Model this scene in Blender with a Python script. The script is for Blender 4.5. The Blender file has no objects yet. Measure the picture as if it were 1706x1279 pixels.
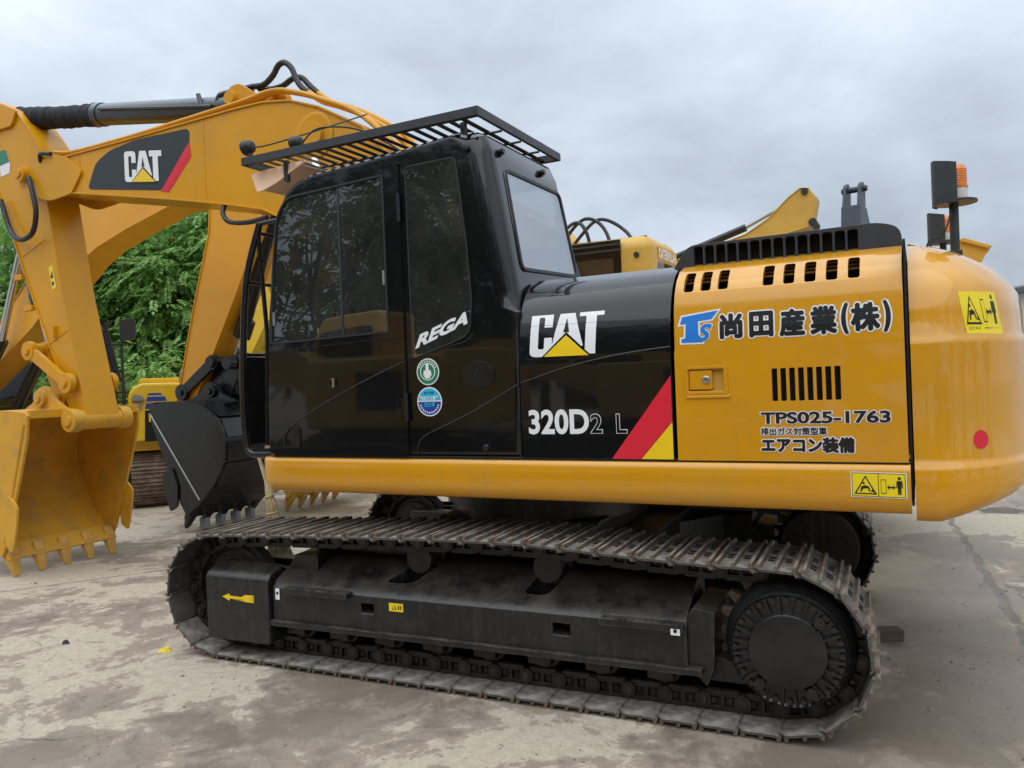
import bpy, bmesh, math, random
from mathutils import Vector, Matrix
S = bpy.context.scene
COL = S.collection
# ------------------------------------------------------------ camera, sky, sun, exposure
CAM_H = 1.7952
PITCH, ROLL = -0.00562, -0.04032
fw = Vector((0, math.cos(PITCH), math.sin(PITCH)))
rt0 = Vector((1, 0, 0)); up0 = Vector((0, -math.sin(PITCH), math.cos(PITCH)))
rt = rt0*math.cos(ROLL) + up0*math.sin(ROLL)
up = -rt0*math.sin(ROLL) + up0*math.cos(ROLL)
cd = bpy.data.cameras.new('camera'); cam = bpy.data.objects.new('camera', cd); COL.objects.link(cam)
cd.sensor_width = 36; cd.lens = 1316.88/1706*36; cd.clip_start = .05; cd.clip_end = 2000
cam.matrix_world = Matrix(((rt.x, up.x, -fw.x, 0), (rt.y, up.y, -fw.y, 0), (rt.z, up.z, -fw.z, CAM_H), (0, 0, 0, 1)))
S.camera = cam
S.view_settings.view_transform = 'Standard'; S.view_settings.look = 'None'
S.view_settings.exposure = 0.36; S.view_settings.gamma = 1
SUN_EL, SUN_AZ = math.radians(58), math.radians(200)     # behind the photographer, a little to the left
w = bpy.data.worlds.new('World'); S.world = w; w.use_nodes = True
nt = w.node_tree; nt.nodes.clear()
def wn(t, **k):
    n = nt.nodes.new(t)
    for a, b in k.items(): setattr(n, a, b)
    return n
wl = nt.links.new
sky = wn('ShaderNodeTexSky', sky_type='NISHITA', sun_disc=False)
sky.sun_elevation = SUN_EL; sky.sun_rotation = SUN_AZ
tc = wn('ShaderNodeTexCoord'); sp = wn('ShaderNodeSeparateXYZ'); wl(tc.outputs['Generated'], sp.inputs[0])
def wmath(op, a, b=None):
    n = wn('ShaderNodeMath', operation=op)
    for i, x in enumerate((a, b)):
        if x is None: continue
        if isinstance(x, (int, float)): n.inputs[i].default_value = x
        else: wl(x, n.inputs[i])
    return n.outputs[0]
zc = wmath('MAXIMUM', sp.outputs[2], 0.0)
den = wmath('ADD', zc, 0.42)
cx_ = wmath('DIVIDE', sp.outputs[0], den); cy_ = wmath('DIVIDE', sp.outputs[1], den)
cv = wn('ShaderNodeCombineXYZ'); wl(cx_, cv.inputs[0]); wl(cy_, cv.inputs[1])
def wnoise(scale, det, rough, dist=0, off=0.0):
    m = wn('ShaderNodeMapping'); wl(cv.outputs[0], m.inputs[0]); m.inputs[1].default_value = (off, off*.7, off*.3)
    n = wn('ShaderNodeTexNoise'); wl(m.outputs[0], n.inputs['Vector'])
    n.inputs['Scale'].default_value = scale; n.inputs['Detail'].default_value = det
    n.inputs['Roughness'].default_value = rough; n.inputs['Distortion'].default_value = dist
    return n.outputs[0]
n1 = wnoise(.85, 5, .55, .4, 1.2); n2 = wnoise(2.6, 8, .6, .4, 7.7)
nm = wmath('ADD', wmath('MULTIPLY', n1, .68), wmath('MULTIPLY', n2, .32))
cr = wn('ShaderNodeValToRGB'); wl(nm, cr.inputs[0])
e = cr.color_ramp; e.elements[0].position = .40; e.elements[0].color = (3.0, 3.4, 3.9, 1)
e.elements[1].position = .62; e.elements[1].color = (5.2, 5.8, 6.4, 1)
x = e.elements.new(.5); x.color = (3.85, 4.35, 4.95, 1)
# overcast: the sky grows brighter towards the zenith and again in the thin cloud along the horizon
gain = wmath('ADD', wmath('MULTIPLY', wmath('POWER', zc, 1.6), 2.9), .88)
hz = wmath('MULTIPLY', wmath('POWER', wmath('SUBTRACT', 1.0, zc), 9.0), .22)
gain = wmath('ADD', gain, hz)
vm = wn('ShaderNodeVectorMath', operation='SCALE'); wl(cr.outputs[0], vm.inputs[0]); wl(gain, vm.inputs['Scale'])
mx = wn('ShaderNodeMix', data_type='RGBA'); mx.inputs[0].default_value = .9
wl(sky.outputs[0], mx.inputs[6]); wl(vm.outputs[0], mx.inputs[7])
bg = wn('ShaderNodeBackground'); bg.inputs[1].default_value = .105; wl(mx.outputs[2], bg.inputs[0])
wo = wn('ShaderNodeOutputWorld'); wl(bg.outputs[0], wo.inputs[0])
sd = bpy.data.lights.new('sun', 'SUN'); sd.energy = 1.0; sd.angle = math.radians(75); sd.color = (1, .96, .9)
so = bpy.data.objects.new('sun', sd); COL.objects.link(so)
so.rotation_euler = Vector((-math.sin(SUN_AZ)*math.cos(SUN_EL), -math.cos(SUN_AZ)*math.cos(SUN_EL), -math.sin(SUN_EL))).to_track_quat('-Z', 'Y').to_euler()

# ------------------------------------------------------------ materials
def mat(name, col, rough=.5, metal=0., spec=.5, coat=0., var=0., vscale=3., bump=0., bscale=40., dust=None, dustamt=0., dscale=6., streak=0., trans=0., stain=None, stamt=0., stscale=4., coatr=.05, coatior=1.5, wear=None, wearamt=0., wearr=.012):
    m = bpy.data.materials.new(name); m.use_nodes = True
    t = m.node_tree; N = t.nodes; L = t.links.new
    p = N['Principled BSDF']
    p.inputs['Roughness'].default_value = rough; p.inputs['Metallic'].default_value = metal
    p.inputs['Specular IOR Level'].default_value = spec
    p.inputs['Coat Weight'].default_value = coat; p.inputs['Coat Roughness'].default_value = coatr; p.inputs['Coat IOR'].default_value = coatior
    p.inputs['Base Color'].default_value = (*col, 1)
    cur = None
    tc = N.new('ShaderNodeTexCoord')
    def noise(scale, det=6, rg=.6, vec=None):
        n = N.new('ShaderNodeTexNoise'); L(vec or tc.outputs['Object'], n.inputs['Vector'])
        n.inputs['Scale'].default_value = scale; n.inputs['Detail'].default_value = det; n.inputs['Roughness'].default_value = rg
        return n.outputs[0]
    def ramp(f, a, b, lo=0., hi=1.):
        r = N.new('ShaderNodeMapRange'); L(f, r.inputs[0])
        r.inputs[1].default_value = a; r.inputs[2].default_value = b; r.inputs[3].default_value = lo; r.inputs[4].default_value = hi
        return r.outputs[0]
    def mul(a, b):
        n = N.new('ShaderNodeMath'); n.operation = 'MULTIPLY'
        for i, x in enumerate((a, b)):
            if isinstance(x, (int, float)): n.inputs[i].default_value = x
            else: L(x, n.inputs[i])
        return n.outputs[0]
    def mixc(f, a, b):
        n = N.new('ShaderNodeMix'); n.data_type = 'RGBA'
        L(f, n.inputs[0])
        for i, x in ((6, a), (7, b)):
            if isinstance(x, tuple): n.inputs[i].default_value = (*x, 1)
            else: L(x, n.inputs[i])
        return n.outputs[2]
    if var:
        f = ramp(noise(vscale), .3, .7)
        cur = mixc(f, tuple(max(0, c*(1-var)) for c in col), tuple(min(1, c*(1+var)) for c in col))
    if stain:
        f = mul(ramp(noise(stscale, 9, .68), .50, .64), stamt)
        cur = mixc(f, cur if cur else col, stain)
    if streak:
        mp = N.new('ShaderNodeMapping'); L(tc.outputs['Object'], mp.inputs[0]); mp.inputs[3].default_value = (30, 30, 1.6)
        f = mul(ramp(noise(1.0, 5, .6, mp.outputs[0]), .52, .75), streak)
        cur = mixc(f, cur if cur else col, (.16, .15, .13))
    if wear:      # bare, rubbed metal along the edges, broken up by noise
        bv = N.new('ShaderNodeBevel'); bv.samples = 6; bv.inputs[0].default_value = wearr
        g0 = N.new('ShaderNodeNewGeometry'); dp = N.new('ShaderNodeVectorMath'); dp.operation = 'DOT_PRODUCT'; L(bv.outputs[0], dp.inputs[0]); L(g0.outputs['Normal'], dp.inputs[1])
        f = mul(mul(ramp(dp.outputs['Value'], .985, .86), ramp(noise(14, 6, .65), .40, .60)), wearamt)
        cur = mixc(f, cur if cur else col, wear)
    rsock = None
    if dust:
        g = N.new('ShaderNodeNewGeometry'); s = N.new('ShaderNodeSeparateXYZ'); L(g.outputs['Normal'], s.inputs[0])
        upf = ramp(s.outputs[2], .25, .85)
        f = mul(mul(upf, ramp(noise(dscale, 8, .7), .34, .62)), dustamt)
        f2 = mul(ramp(noise(dscale*1.7, 9, .72), .5, .72), dustamt*.35)
        a = N.new('ShaderNodeMath'); a.operation = 'MAXIMUM'; L(f, a.inputs[0]); L(f2, a.inputs[1])
        cur = mixc(a.outputs[0], cur if cur else col, dust)
        rsock = ramp(a.outputs[0], 0, 1, rough, .9)
    if cur: L(cur, p.inputs['Base Color'])
    if rsock: L(rsock, p.inputs['Roughness'])
    elif var and rough > .12:
        L(ramp(noise(vscale*3.1), .3, .7, rough*.8, min(1, rough*1.25)), p.inputs['Roughness'])
    if bump:
        b = N.new('ShaderNodeBump'); b.inputs['Strength'].default_value = bump; b.inputs['Distance'].default_value = .01
        L(noise(bscale, 8, .65), b.inputs['Height']); L(b.outputs[0], p.inputs['Normal'])
    if trans: p.inputs['Transmission Weight'].default_value = trans
    return m
def glass(name, tint, rough=.0, bend=0., film=0., dusty=0.):
    m = bpy.data.materials.new(name); m.use_nodes = True
    t = m.node_tree; N = t.nodes; L = t.links.new; N.clear()
    o = N.new('ShaderNodeOutputMaterial'); mx = N.new('ShaderNodeMixShader')
    tr = N.new('ShaderNodeBsdfTransparent'); tr.inputs[0].default_value = (*tint, 1)
    gl = N.new('ShaderNodeBsdfGlossy'); gl.inputs[1].default_value = rough; gl.inputs[0].default_value = (.92, .96, 1, 1)
    fr = N.new('ShaderNodeFresnel'); fr.inputs[0].default_value = 1.52
    gm = N.new('ShaderNodeNewGeometry'); bf = N.new('ShaderNodeMath'); bf.operation = 'SUBTRACT'; bf.inputs[0].default_value = 1; L(gm.outputs['Backfacing'], bf.inputs[1])
    fm = N.new('ShaderNodeMath'); fm.operation = 'MULTIPLY'; L(fr.outputs[0], fm.inputs[0]); L(bf.outputs[0], fm.inputs[1])     # one reflection per pane, at its outer face
    fa = N.new('ShaderNodeMath'); fa.operation = 'MAXIMUM'; fa.inputs[1].default_value = film; L(fm.outputs[0], fa.inputs[0])
    L(fa.outputs[0], mx.inputs[0]); L(tr.outputs[0], mx.inputs[1]); L(gl.outputs[0], mx.inputs[2])
    if dusty:     # a film of dust dried onto the pane
        df = N.new('ShaderNodeBsdfDiffuse'); df.inputs[0].default_value = (.40, .395, .38, 1); dm = N.new('ShaderNodeMixShader')
        t2 = N.new('ShaderNodeTexCoord'); n2_ = N.new('ShaderNodeTexNoise'); n2_.inputs['Scale'].default_value = 3.; n2_.inputs['Detail'].default_value = 8; n2_.inputs['Roughness'].default_value = .65; L(t2.outputs['Object'], n2_.inputs['Vector'])
        r2_ = N.new('ShaderNodeMapRange'); L(n2_.outputs[0], r2_.inputs[0]); r2_.inputs[1].default_value = .3; r2_.inputs[2].default_value = .7; r2_.inputs[3].default_value = dusty*.5; r2_.inputs[4].default_value = dusty*1.5
        L(r2_.outputs[0], dm.inputs[0]); L(mx.outputs[0], dm.inputs[1]); L(df.outputs[0], dm.inputs[2]); L(dm.outputs[0], o.inputs[0])
    else: L(mx.outputs[0], o.inputs[0])
    if bend:
        tcn = N.new('ShaderNodeTexCoord'); n = N.new('ShaderNodeTexNoise'); n.inputs['Scale'].default_value = 2.2; n.inputs['Detail'].default_value = 1
        L(tcn.outputs['Object'], n.inputs['Vector'])
        b = N.new('ShaderNodeBump'); b.inputs['Strength'].default_value = bend; b.inputs['Distance'].default_value = .02
        L(n.outputs[0], b.inputs['Height']); L(b.outputs[0], gl.inputs['Normal']); L(b.outputs[0], fr.inputs['Normal'])
    return m
DUST = (.27, .235, .185)
MT = dict(
 yellow=mat('yellow_paint', (.61, .278, .006), .36, coat=1., spec=.15, coatior=1.53, var=.05, vscale=1.2, bump=.035, bscale=3.2, coatr=.05, streak=.10, stain=(.42, .24, .05), stamt=.22, stscale=2.2),
 boom=mat('boom_yellow_paint', (.63, .29, .006), .40, coat=.3, spec=.15, var=.07, vscale=1.5, bump=.05, bscale=14, coatr=.15, streak=.08, stain=(.42, .26, .07), stamt=.3, stscale=2.5),
 bucket=mat('bucket_yellow_paint', (.64, .325, .018), .5, var=.10, vscale=2.5, bump=.08, bscale=22, stain=(.33, .21, .07), stamt=.5, stscale=3, streak=.12, wear=(.36, .25, .12), wearamt=.55, wearr=.012),
 oldyellow=mat('faded_yellow_paint', (.58, .34, .05), .42, var=.12, vscale=2),
 kyellow=mat('bright_yellow_paint', (.72, .46, .012), .3, coat=.3, var=.05),
 orange=mat('orange_yellow_paint', (.68, .31, .008), .4, coat=.15, var=.07, vscale=1.2, coatr=.2),
 black=mat('gloss_black_paint', (.0065, .0068, .0075), .2, coat=1., spec=.08, coatior=1.46, var=.15, vscale=2, bump=.008, bscale=2.2, coatr=.035),
 satin=mat('satin_black_paint', (.009, .0095, .011), .26, var=.2, vscale=5, bump=.02, bscale=14),
 under=mat('undercarriage_black_paint', (.016, .016, .016), .36, var=.35, vscale=7, bump=.25, bscale=45, dust=DUST, dustamt=.42, dscale=7, streak=.30),
 frame=mat('track_frame_black_paint', (.011, .011, .0115), .27, var=.35, vscale=7, bump=.35, bscale=40, dust=(.16, .137, .10), dustamt=.34, dscale=6, streak=.11, wear=(.20, .19, .18), wearamt=.75, wearr=.010),
 drive=mat('drive_cover_black', (.012, .012, .0125), .22, var=.2, vscale=9, bump=.06, bscale=60, dust=(.10, .095, .09), dustamt=.15, dscale=8),
 chain=mat('chain_steel', (.018, .017, .016), .42, metal=.2, var=.4, vscale=12, bump=.3, bscale=60, dust=(.16, .14, .115), dustamt=.55, dscale=11),
 shoe=mat('track_shoe_steel', (.06, .054, .048), .5, metal=.2, var=.4, vscale=9, bump=.5, bscale=45, wear=(.34, .31, .28), wearamt=.6, wearr=.008, dust=(.41, .37, .31), dustamt=.85, dscale=7, stain=(.16, .085, .045), stamt=.22, stscale=9),
 bar=mat('grouser_steel', (.12, .10, .082), .48, metal=.3, var=.4, vscale=14, bump=.4, bscale=60, dust=(.42, .35, .27), dustamt=.85, dscale=16, stain=(.30, .15, .075), stamt=.6, stscale=11),
 mudtrack=mat('muddy_track_steel', (.16, .115, .08), .8, var=.45, vscale=8, bump=.6, bscale=30, stain=(.33, .255, .19), stamt=.8, stscale=7),
 dark=mat('dark_void_black', (.006, .006, .006), .8),  # near-black in place of the shade inside holes and gaps
 darkbrown=mat('engine_bay_brown', (.42, .23, .05), .6, var=.4, vscale=12),
 rubber=mat('black_rubber', (.014, .0145, .016), .5, var=.2, vscale=10, bump=.1, bscale=80),
 cloth=mat('black_sheath_cloth', (.010, .011, .014), .85, var=.5, vscale=30, bump=1.0, bscale=38),
 cyl=mat('dark_cylinder_paint', (.03, .036, .045), .28, coat=.3, var=.1),
 rack=mat('rack_dark_grey', (.028, .032, .034), .42, var=.2, vscale=6),
 grille=mat('grille_black_plastic', (.026, .029, .033), .45, var=.15, vscale=6),
 chrome=mat('chrome_rod', (.6, .6, .6), .12, metal=1),
 steel=mat('bright_steel', (.45, .45, .44), .3, metal=.9),
 galv=mat('grey_steel', (.30, .31, .31), .4, metal=.5),
 greyp=mat('blue_grey_paint', (.028, .04, .055), .45, var=.15, vscale=4),
 white=mat('white_vinyl', (.78, .79, .80), .35), offwhite=mat('aged_white_plastic', (.62, .61, .56), .4),
 ink=mat('black_vinyl', (.012, .012, .014), .3), decal=mat('charcoal_vinyl', (.02, .024, .026), .35),
 red=mat('red_vinyl', (.68, .018, .04), .32), vyel=mat('yellow_vinyl', (.83, .56, .008), .35), wyel=mat('warning_yellow', (.80, .62, .01), .35),
 blue=mat('blue_vinyl', (.015, .19, .62), .32), navy=mat('navy_vinyl', (.02, .06, .30), .32), cyan=mat('cyan_vinyl', (.02, .42, .62), .32), green=mat('green_vinyl', (.02, .19, .10), .32),
 lens=mat('amber_lens', (.95, .27, .01), .12, spec=.6, trans=.35), peach=mat('peach_card', (.95, .62, .42), .55, var=.05),
 straw=mat('dry_straw', (.50, .38, .20), .8, var=.3, vscale=40), bamboo=mat('bamboo_handle', (.52, .42, .25), .5, var=.2, vscale=20),
 wood=mat('weathered_wood', (.09, .065, .045), .8, var=.3, vscale=15), trash=mat('yellow_scrap_plastic', (.75, .58, .02), .4), clod=mat('dark_clod', (.05, .035, .028), .9),
 bark=mat('grey_bark', (.12, .095, .07), .9, var=.3, vscale=12, bump=.5, bscale=20),
 wall=mat('old_concrete_wall', (.24, .225, .20), .85, var=.3, vscale=3, bump=.3, bscale=12), shedroof=mat('dark_sheet_roof', (.07, .08, .09), .5), shedwall=mat('pale_sheet_wall', (.50, .52, .53), .6),
 tint=glass('tinted_glass', (.19, .205, .21), bend=.04, film=.13, dusty=.05), clear=glass('clear_glass', (.86, .89, .9), bend=.04), film=glass('reflective_film_glass', (.50, .51, .51), film=.46), mirror=mat('mirror_back', (.03, .032, .034), .4), skin=mat('bare_metal_scrape', (.42, .33, .26), .5, var=.4, vscale=20, metal=.3),
)
# ------------------------------------------------------------ mesh helpers
class MB:
    def __init__(s): s.v = []; s.f = []; s.m = []
    def add(s, vs, fs, mi=0):
        b = len(s.v); s.v += [tuple(x) for x in vs]
        for f in fs: s.f.append([b+i for i in f]); s.m.append(mi)
        return s
    def box(s, a, b, mi=0, M=None):
        x0, y0, z0 = (min(a[i], b[i]) for i in range(3)); x1, y1, z1 = (max(a[i], b[i]) for i in range(3))
        vs = [(x0,y0,z0),(x1,y0,z0),(x1,y1,z0),(x0,y1,z0),(x0,y0,z1),(x1,y0,z1),(x1,y1,z1),(x0,y1,z1)]
        if M is not None: vs = [M @ Vector(v) for v in vs]
        return s.add(vs, [(3,2,1,0),(4,5,6,7),(0,1,5,4),(1,2,6,5),(2,3,7,6),(3,0,4,7)], mi)
    def prism(s, poly, a0, a1, axis='y', mi=0):
        n = len(poly)
        def P(p, a):
            return (p[0], a, p[1]) if axis == 'y' else ((a, p[0], p[1]) if axis == 'x' else (p[0], p[1], a))
        vs = [P(p, a0) for p in poly] + [P(p, a1) for p in poly]
        fs = [list(range(n)), list(range(2*n-1, n-1, -1))] + [(i, i+n, (i+1) % n+n, (i+1) % n) for i in range(n)]
        return s.add(vs, fs, mi)
    def loft(s, secs, cap=True, mi=0, closed=True):
        n = len(secs[0]); vs = [p for q in secs for p in q]; fs = []
        for k in range(len(secs)-1):
            for i in range(n if closed else n-1):
                j = (i+1) % n; fs.append((k*n+i, k*n+j, (k+1)*n+j, (k+1)*n+i))
        if cap: fs += [list(range(n-1, -1, -1)), list(range((len(secs)-1)*n, len(secs)*n))]
        return s.add(vs, fs, mi)
    def tube(s, pts, r, n=10, mi=0, cap=True):
        P = [Vector(p) for p in pts]; R = r if isinstance(r, (list, tuple)) else [r]*len(P)
        secs = []; ref = None
        for i, p in enumerate(P):
            d = (P[min(i+1, len(P)-1)] - P[max(i-1, 0)]).normalized()
            if ref is None: ref = d.orthogonal().normalized()
            x = (ref - d*ref.dot(d)).normalized(); ref = x; y = d.cross(x)
            secs.append([p + (x*math.cos(t) + y*math.sin(t))*R[i] for t in (2*math.pi*k/n for k in range(n))])
        return s.loft(secs, cap, mi)
    def cyl(s, p0, p1, r, r1=None, n=20, mi=0):
        return s.tube([p0, p1], [r, r if r1 is None else r1], n, mi)
    def lathe(s, prof, c=(0,0,0), axis='y', n=48, mi=0):
        secs = []
        for r, a in prof:
            q = []
            for k in range(n):
                t = 2*math.pi*k/n; x, y = r*math.cos(t), r*math.sin(t)
                q.append(Vector(c) + Vector((x, a, y) if axis == 'y' else ((a, x, y) if axis == 'x' else (x, y, a))))
            secs.append(q)
        return s.loft(secs, True, mi)
    def bm(s):
        b = bmesh.new(); vs = [b.verts.new(v) for v in s.v]
        for f, m in zip(s.f, s.m):
            try:
                q = b.faces.new([vs[i] for i in f]); q.material_index = m
            except ValueError: pass
        bmesh.ops.recalc_face_normals(b, faces=b.faces[:])
        return b
    def mesh(s, name, mats, bevel=0., seg=2, smooth=32, cuts=()):
        b = s.bm()
        me = bpy.data.meshes.new(name)
        if cuts:
            b.to_mesh(me); b.free(); me = boolcut(me, cuts, name); b = bmesh.new(); b.from_mesh(me)
        if bevel:
            es = [e for e in b.edges if len(e.link_faces) == 2 and e.calc_face_angle(0) > math.radians(32)]
            bmesh.ops.bevel(b, geom=es, offset=bevel, segments=seg, profile=.6, affect='EDGES', clamp_overlap=True)
        b.to_mesh(me); b.free()
        idx = [0]*len(me.polygons); me.polygons.foreach_get('material_index', idx)
        me.materials.clear()
        for m in mats: me.materials.append(MT[m] if isinstance(m, str) else m)
        me.polygons.foreach_set('material_index', [min(i, len(mats)-1) for i in idx])
        me.polygons.foreach_set('use_smooth', [True]*len(me.polygons)); me.set_sharp_from_angle(angle=math.radians(smooth))
        me.update(); return me
    def build(s, name, mats, parent=None, bevel=0., seg=2, smooth=32, cuts=(), rz=0., loc=(0,0,0)):
        if isinstance(mats, str): mats = [mats]
        o = put(name, s.mesh(name, mats, bevel, seg, smooth, cuts), parent, rz, loc)
        if bevel or cuts:                 # large flat faces keep their own normal next to rounded edges
            md = o.modifiers.new('normals', 'WEIGHTED_NORMAL'); md.keep_sharp = True; md.weight = 60
        return o
def put(name, me, parent=None, rz=0., loc=(0,0,0)):
    o = bpy.data.objects.new(name, me); COL.objects.link(o); o.parent = parent
    o.rotation_euler = (0, 0, rz); o.location = loc
    return o
def boolcut(me, cuts, name):
    o = bpy.data.objects.new('work', me); COL.objects.link(o); tmp = [o]
    for i, c in enumerate(cuts):
        cm = bpy.data.meshes.new('cut'); b = c.bm(); b.to_mesh(cm); b.free()
        q = bpy.data.objects.new('cut', cm); COL.objects.link(q); tmp.append(q)
        md = o.modifiers.new('b', 'BOOLEAN'); md.operation = 'DIFFERENCE'; md.solver = 'EXACT'; md.object = q
    dg = bpy.context.evaluated_depsgraph_get()
    r = bpy.data.meshes.new_from_object(o.evaluated_get(dg)); r.name = name
    for q in tmp:
        d = q.data; bpy.data.objects.remove(q); bpy.data.meshes.remove(d)
    return r
def rpoly(pts, r, n=4):
    out = []; N = len(pts); R = r if isinstance(r, (list, tuple)) else [r]*N
    for i in range(N):
        p = Vector(pts[i]); a = Vector(pts[i-1])-p; b = Vector(pts[(i+1) % N])-p
        rr = min(R[i], a.length*.45, b.length*.45)
        if rr < 1e-5: out.append(tuple(p)); continue
        A = p+a.normalized()*rr; B = p+b.normalized()*rr
        for k in range(n+1):
            t = k/n; q = A*(1-t)**2 + p*2*t*(1-t) + B*t*t; out.append((q.x, q.y))
    return out
def rect(x0, z0, x1, z1, r=0., n=4):
    q = [(x0, z0), (x1, z0), (x1, z1), (x0, z1)]
    return rpoly(q, r, n) if r else q
def circ(cx, cy, r, n=32, ry=None):
    return [(cx+r*math.cos(2*math.pi*k/n), cy+(ry or r)*math.sin(2*math.pi*k/n)) for k in range(n)]
def smoothpts(pts, n=6):
    P = [Vector(p) for p in pts]; out = []
    for i in range(len(P)-1):
        p0 = P[max(i-1, 0)]; p1 = P[i]; p2 = P[i+1]; p3 = P[min(i+2, len(P)-1)]
        for k in range(n):
            t = k/n
            out.append(.5*((2*p1) + (p2-p0)*t + (2*p0-5*p1+4*p2-p3)*t*t + (3*p1-p0-3*p2+p3)*t**3))
    out.append(P[-1]); return out
def lerp_tab(tab, x):      # tab sorted [(x, y)]
    if x <= tab[0][0]: return tab[0][1]
    for (a, b), (c, d) in zip(tab, tab[1:]):
        if x <= c: return b + (d-b)*(x-a)/(c-a)
    return tab[-1][1]
def inset(poly, d):        # move a closed outline inwards along its normals (d: number or list)
    n = len(poly); A = sum(poly[i][0]*poly[(i+1) % n][1]-poly[(i+1) % n][0]*poly[i][1] for i in range(n)); sg = 1 if A > 0 else -1
    D = d if isinstance(d, (list, tuple)) else [d]*n; out = []
    for i in range(n):
        p = Vector(poly[i]); a = (p-Vector(poly[i-1])).normalized(); b = (Vector(poly[(i+1) % n])-p).normalized()
        na = Vector((-a.y, a.x))*sg; nb = Vector((-b.y, b.x))*sg; m = (na+nb)
        m = m.normalized() if m.length > 1e-6 else na
        out.append(tuple(p + m*D[i]/max(.5, m.dot(na))))
    return out
def thing(name, label, cat, loc=(0,0,0), rz=0., group=None):
    o = bpy.data.objects.new(name, None); COL.objects.link(o); o.location = loc; o.rotation_euler = (0, 0, rz); o.empty_display_size = .3
    return tag(o, label, cat, group)
def tag(o, label, cat, group=None):
    o['label'] = label; o['category'] = cat
    if group: o['group'] = group
    return o
# ------------------------------------------------------------ lettering and decals, laid on a surface given by surf(u, z) -> v
def text2d(s, off=0., shear=0.):
    c = bpy.data.curves.new('t', 'FONT'); c.body = s; c.size = 1; c.offset = off; c.shear = shear; c.resolution_u = 4
    o = bpy.data.objects.new('t', c); COL.objects.link(o)
    dg = bpy.context.evaluated_depsgraph_get(); dg.update()
    me = bpy.data.meshes.new_from_object(o.evaluated_get(dg))
    vs = [(v.co.x, v.co.y) for v in me.vertices]; fs = [list(p.vertices) for p in me.polygons]
    bpy.data.objects.remove(o); bpy.data.curves.remove(c); bpy.data.meshes.remove(me)
    return vs, fs
def layer(vs2, fs, surf, lift, mb, mi, zcuts=(), ucuts=()):
    """vs2 in (u, z); cut at the heights zcuts, then dropped onto the surface"""
    b = bmesh.new(); V = [b.verts.new((p[0], 0, p[1])) for p in vs2]
    for f in fs:
        try: b.faces.new([V[i] for i in f])
        except ValueError: pass
    for z in zcuts:
        bmesh.ops.bisect_plane(b, geom=b.verts[:]+b.edges[:]+b.faces[:], plane_co=(0, 0, z), plane_no=(0, 0, 1))
    for u in ucuts:
        bmesh.ops.bisect_plane(b, geom=b.verts[:]+b.edges[:]+b.faces[:], plane_co=(u, 0, 0), plane_no=(1, 0, 0))
    bmesh.ops.triangulate(b, faces=b.faces[:])
    b.verts.index_update()
    out = []
    for v in b.verts: out.append((v.co.x, surf(v.co.x, v.co.z)+lift, v.co.z))
    mb.add(out, [[v.index for v in f.verts] for f in b.faces], mi); b.free()
def fitted(s, o, ex, ey, off=0., shear=0., base_off=0.):
    """text in the parallelogram at o (u, z) with edge vectors ex, ey (the bounding box of the text with base_off)"""
    v0, _ = text2d(s, base_off, shear)
    x0 = min(p[0] for p in v0); x1 = max(p[0] for p in v0); y0 = min(p[1] for p in v0); y1 = max(p[1] for p in v0)
    vs, fs = text2d(s, off, shear)
    out = []
    for x, y in vs:
        a = (x-x0)/(x1-x0); c = (y-y0)/(y1-y0)
        out.append((o[0]+ex[0]*a+ey[0]*c, o[1]+ex[1]*a+ey[1]*c))
    return out, fs
def fat(s, o, ex, ey, r, n=10):
    """copies of a glyph shifted round a small circle (radius in metres): a bold glyph or its border, free of offset artefacts"""
    vs, fs = fitted(s, o, ex, ey); out = [(vs, fs)]
    if r > 0: out += [([(x+r*math.cos(2*math.pi*k/n), y+r*math.sin(2*math.pi*k/n)) for x, y in vs], fs) for k in range(n)]
    return out
def poly2(p): return p, [list(range(len(p)))]
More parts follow.
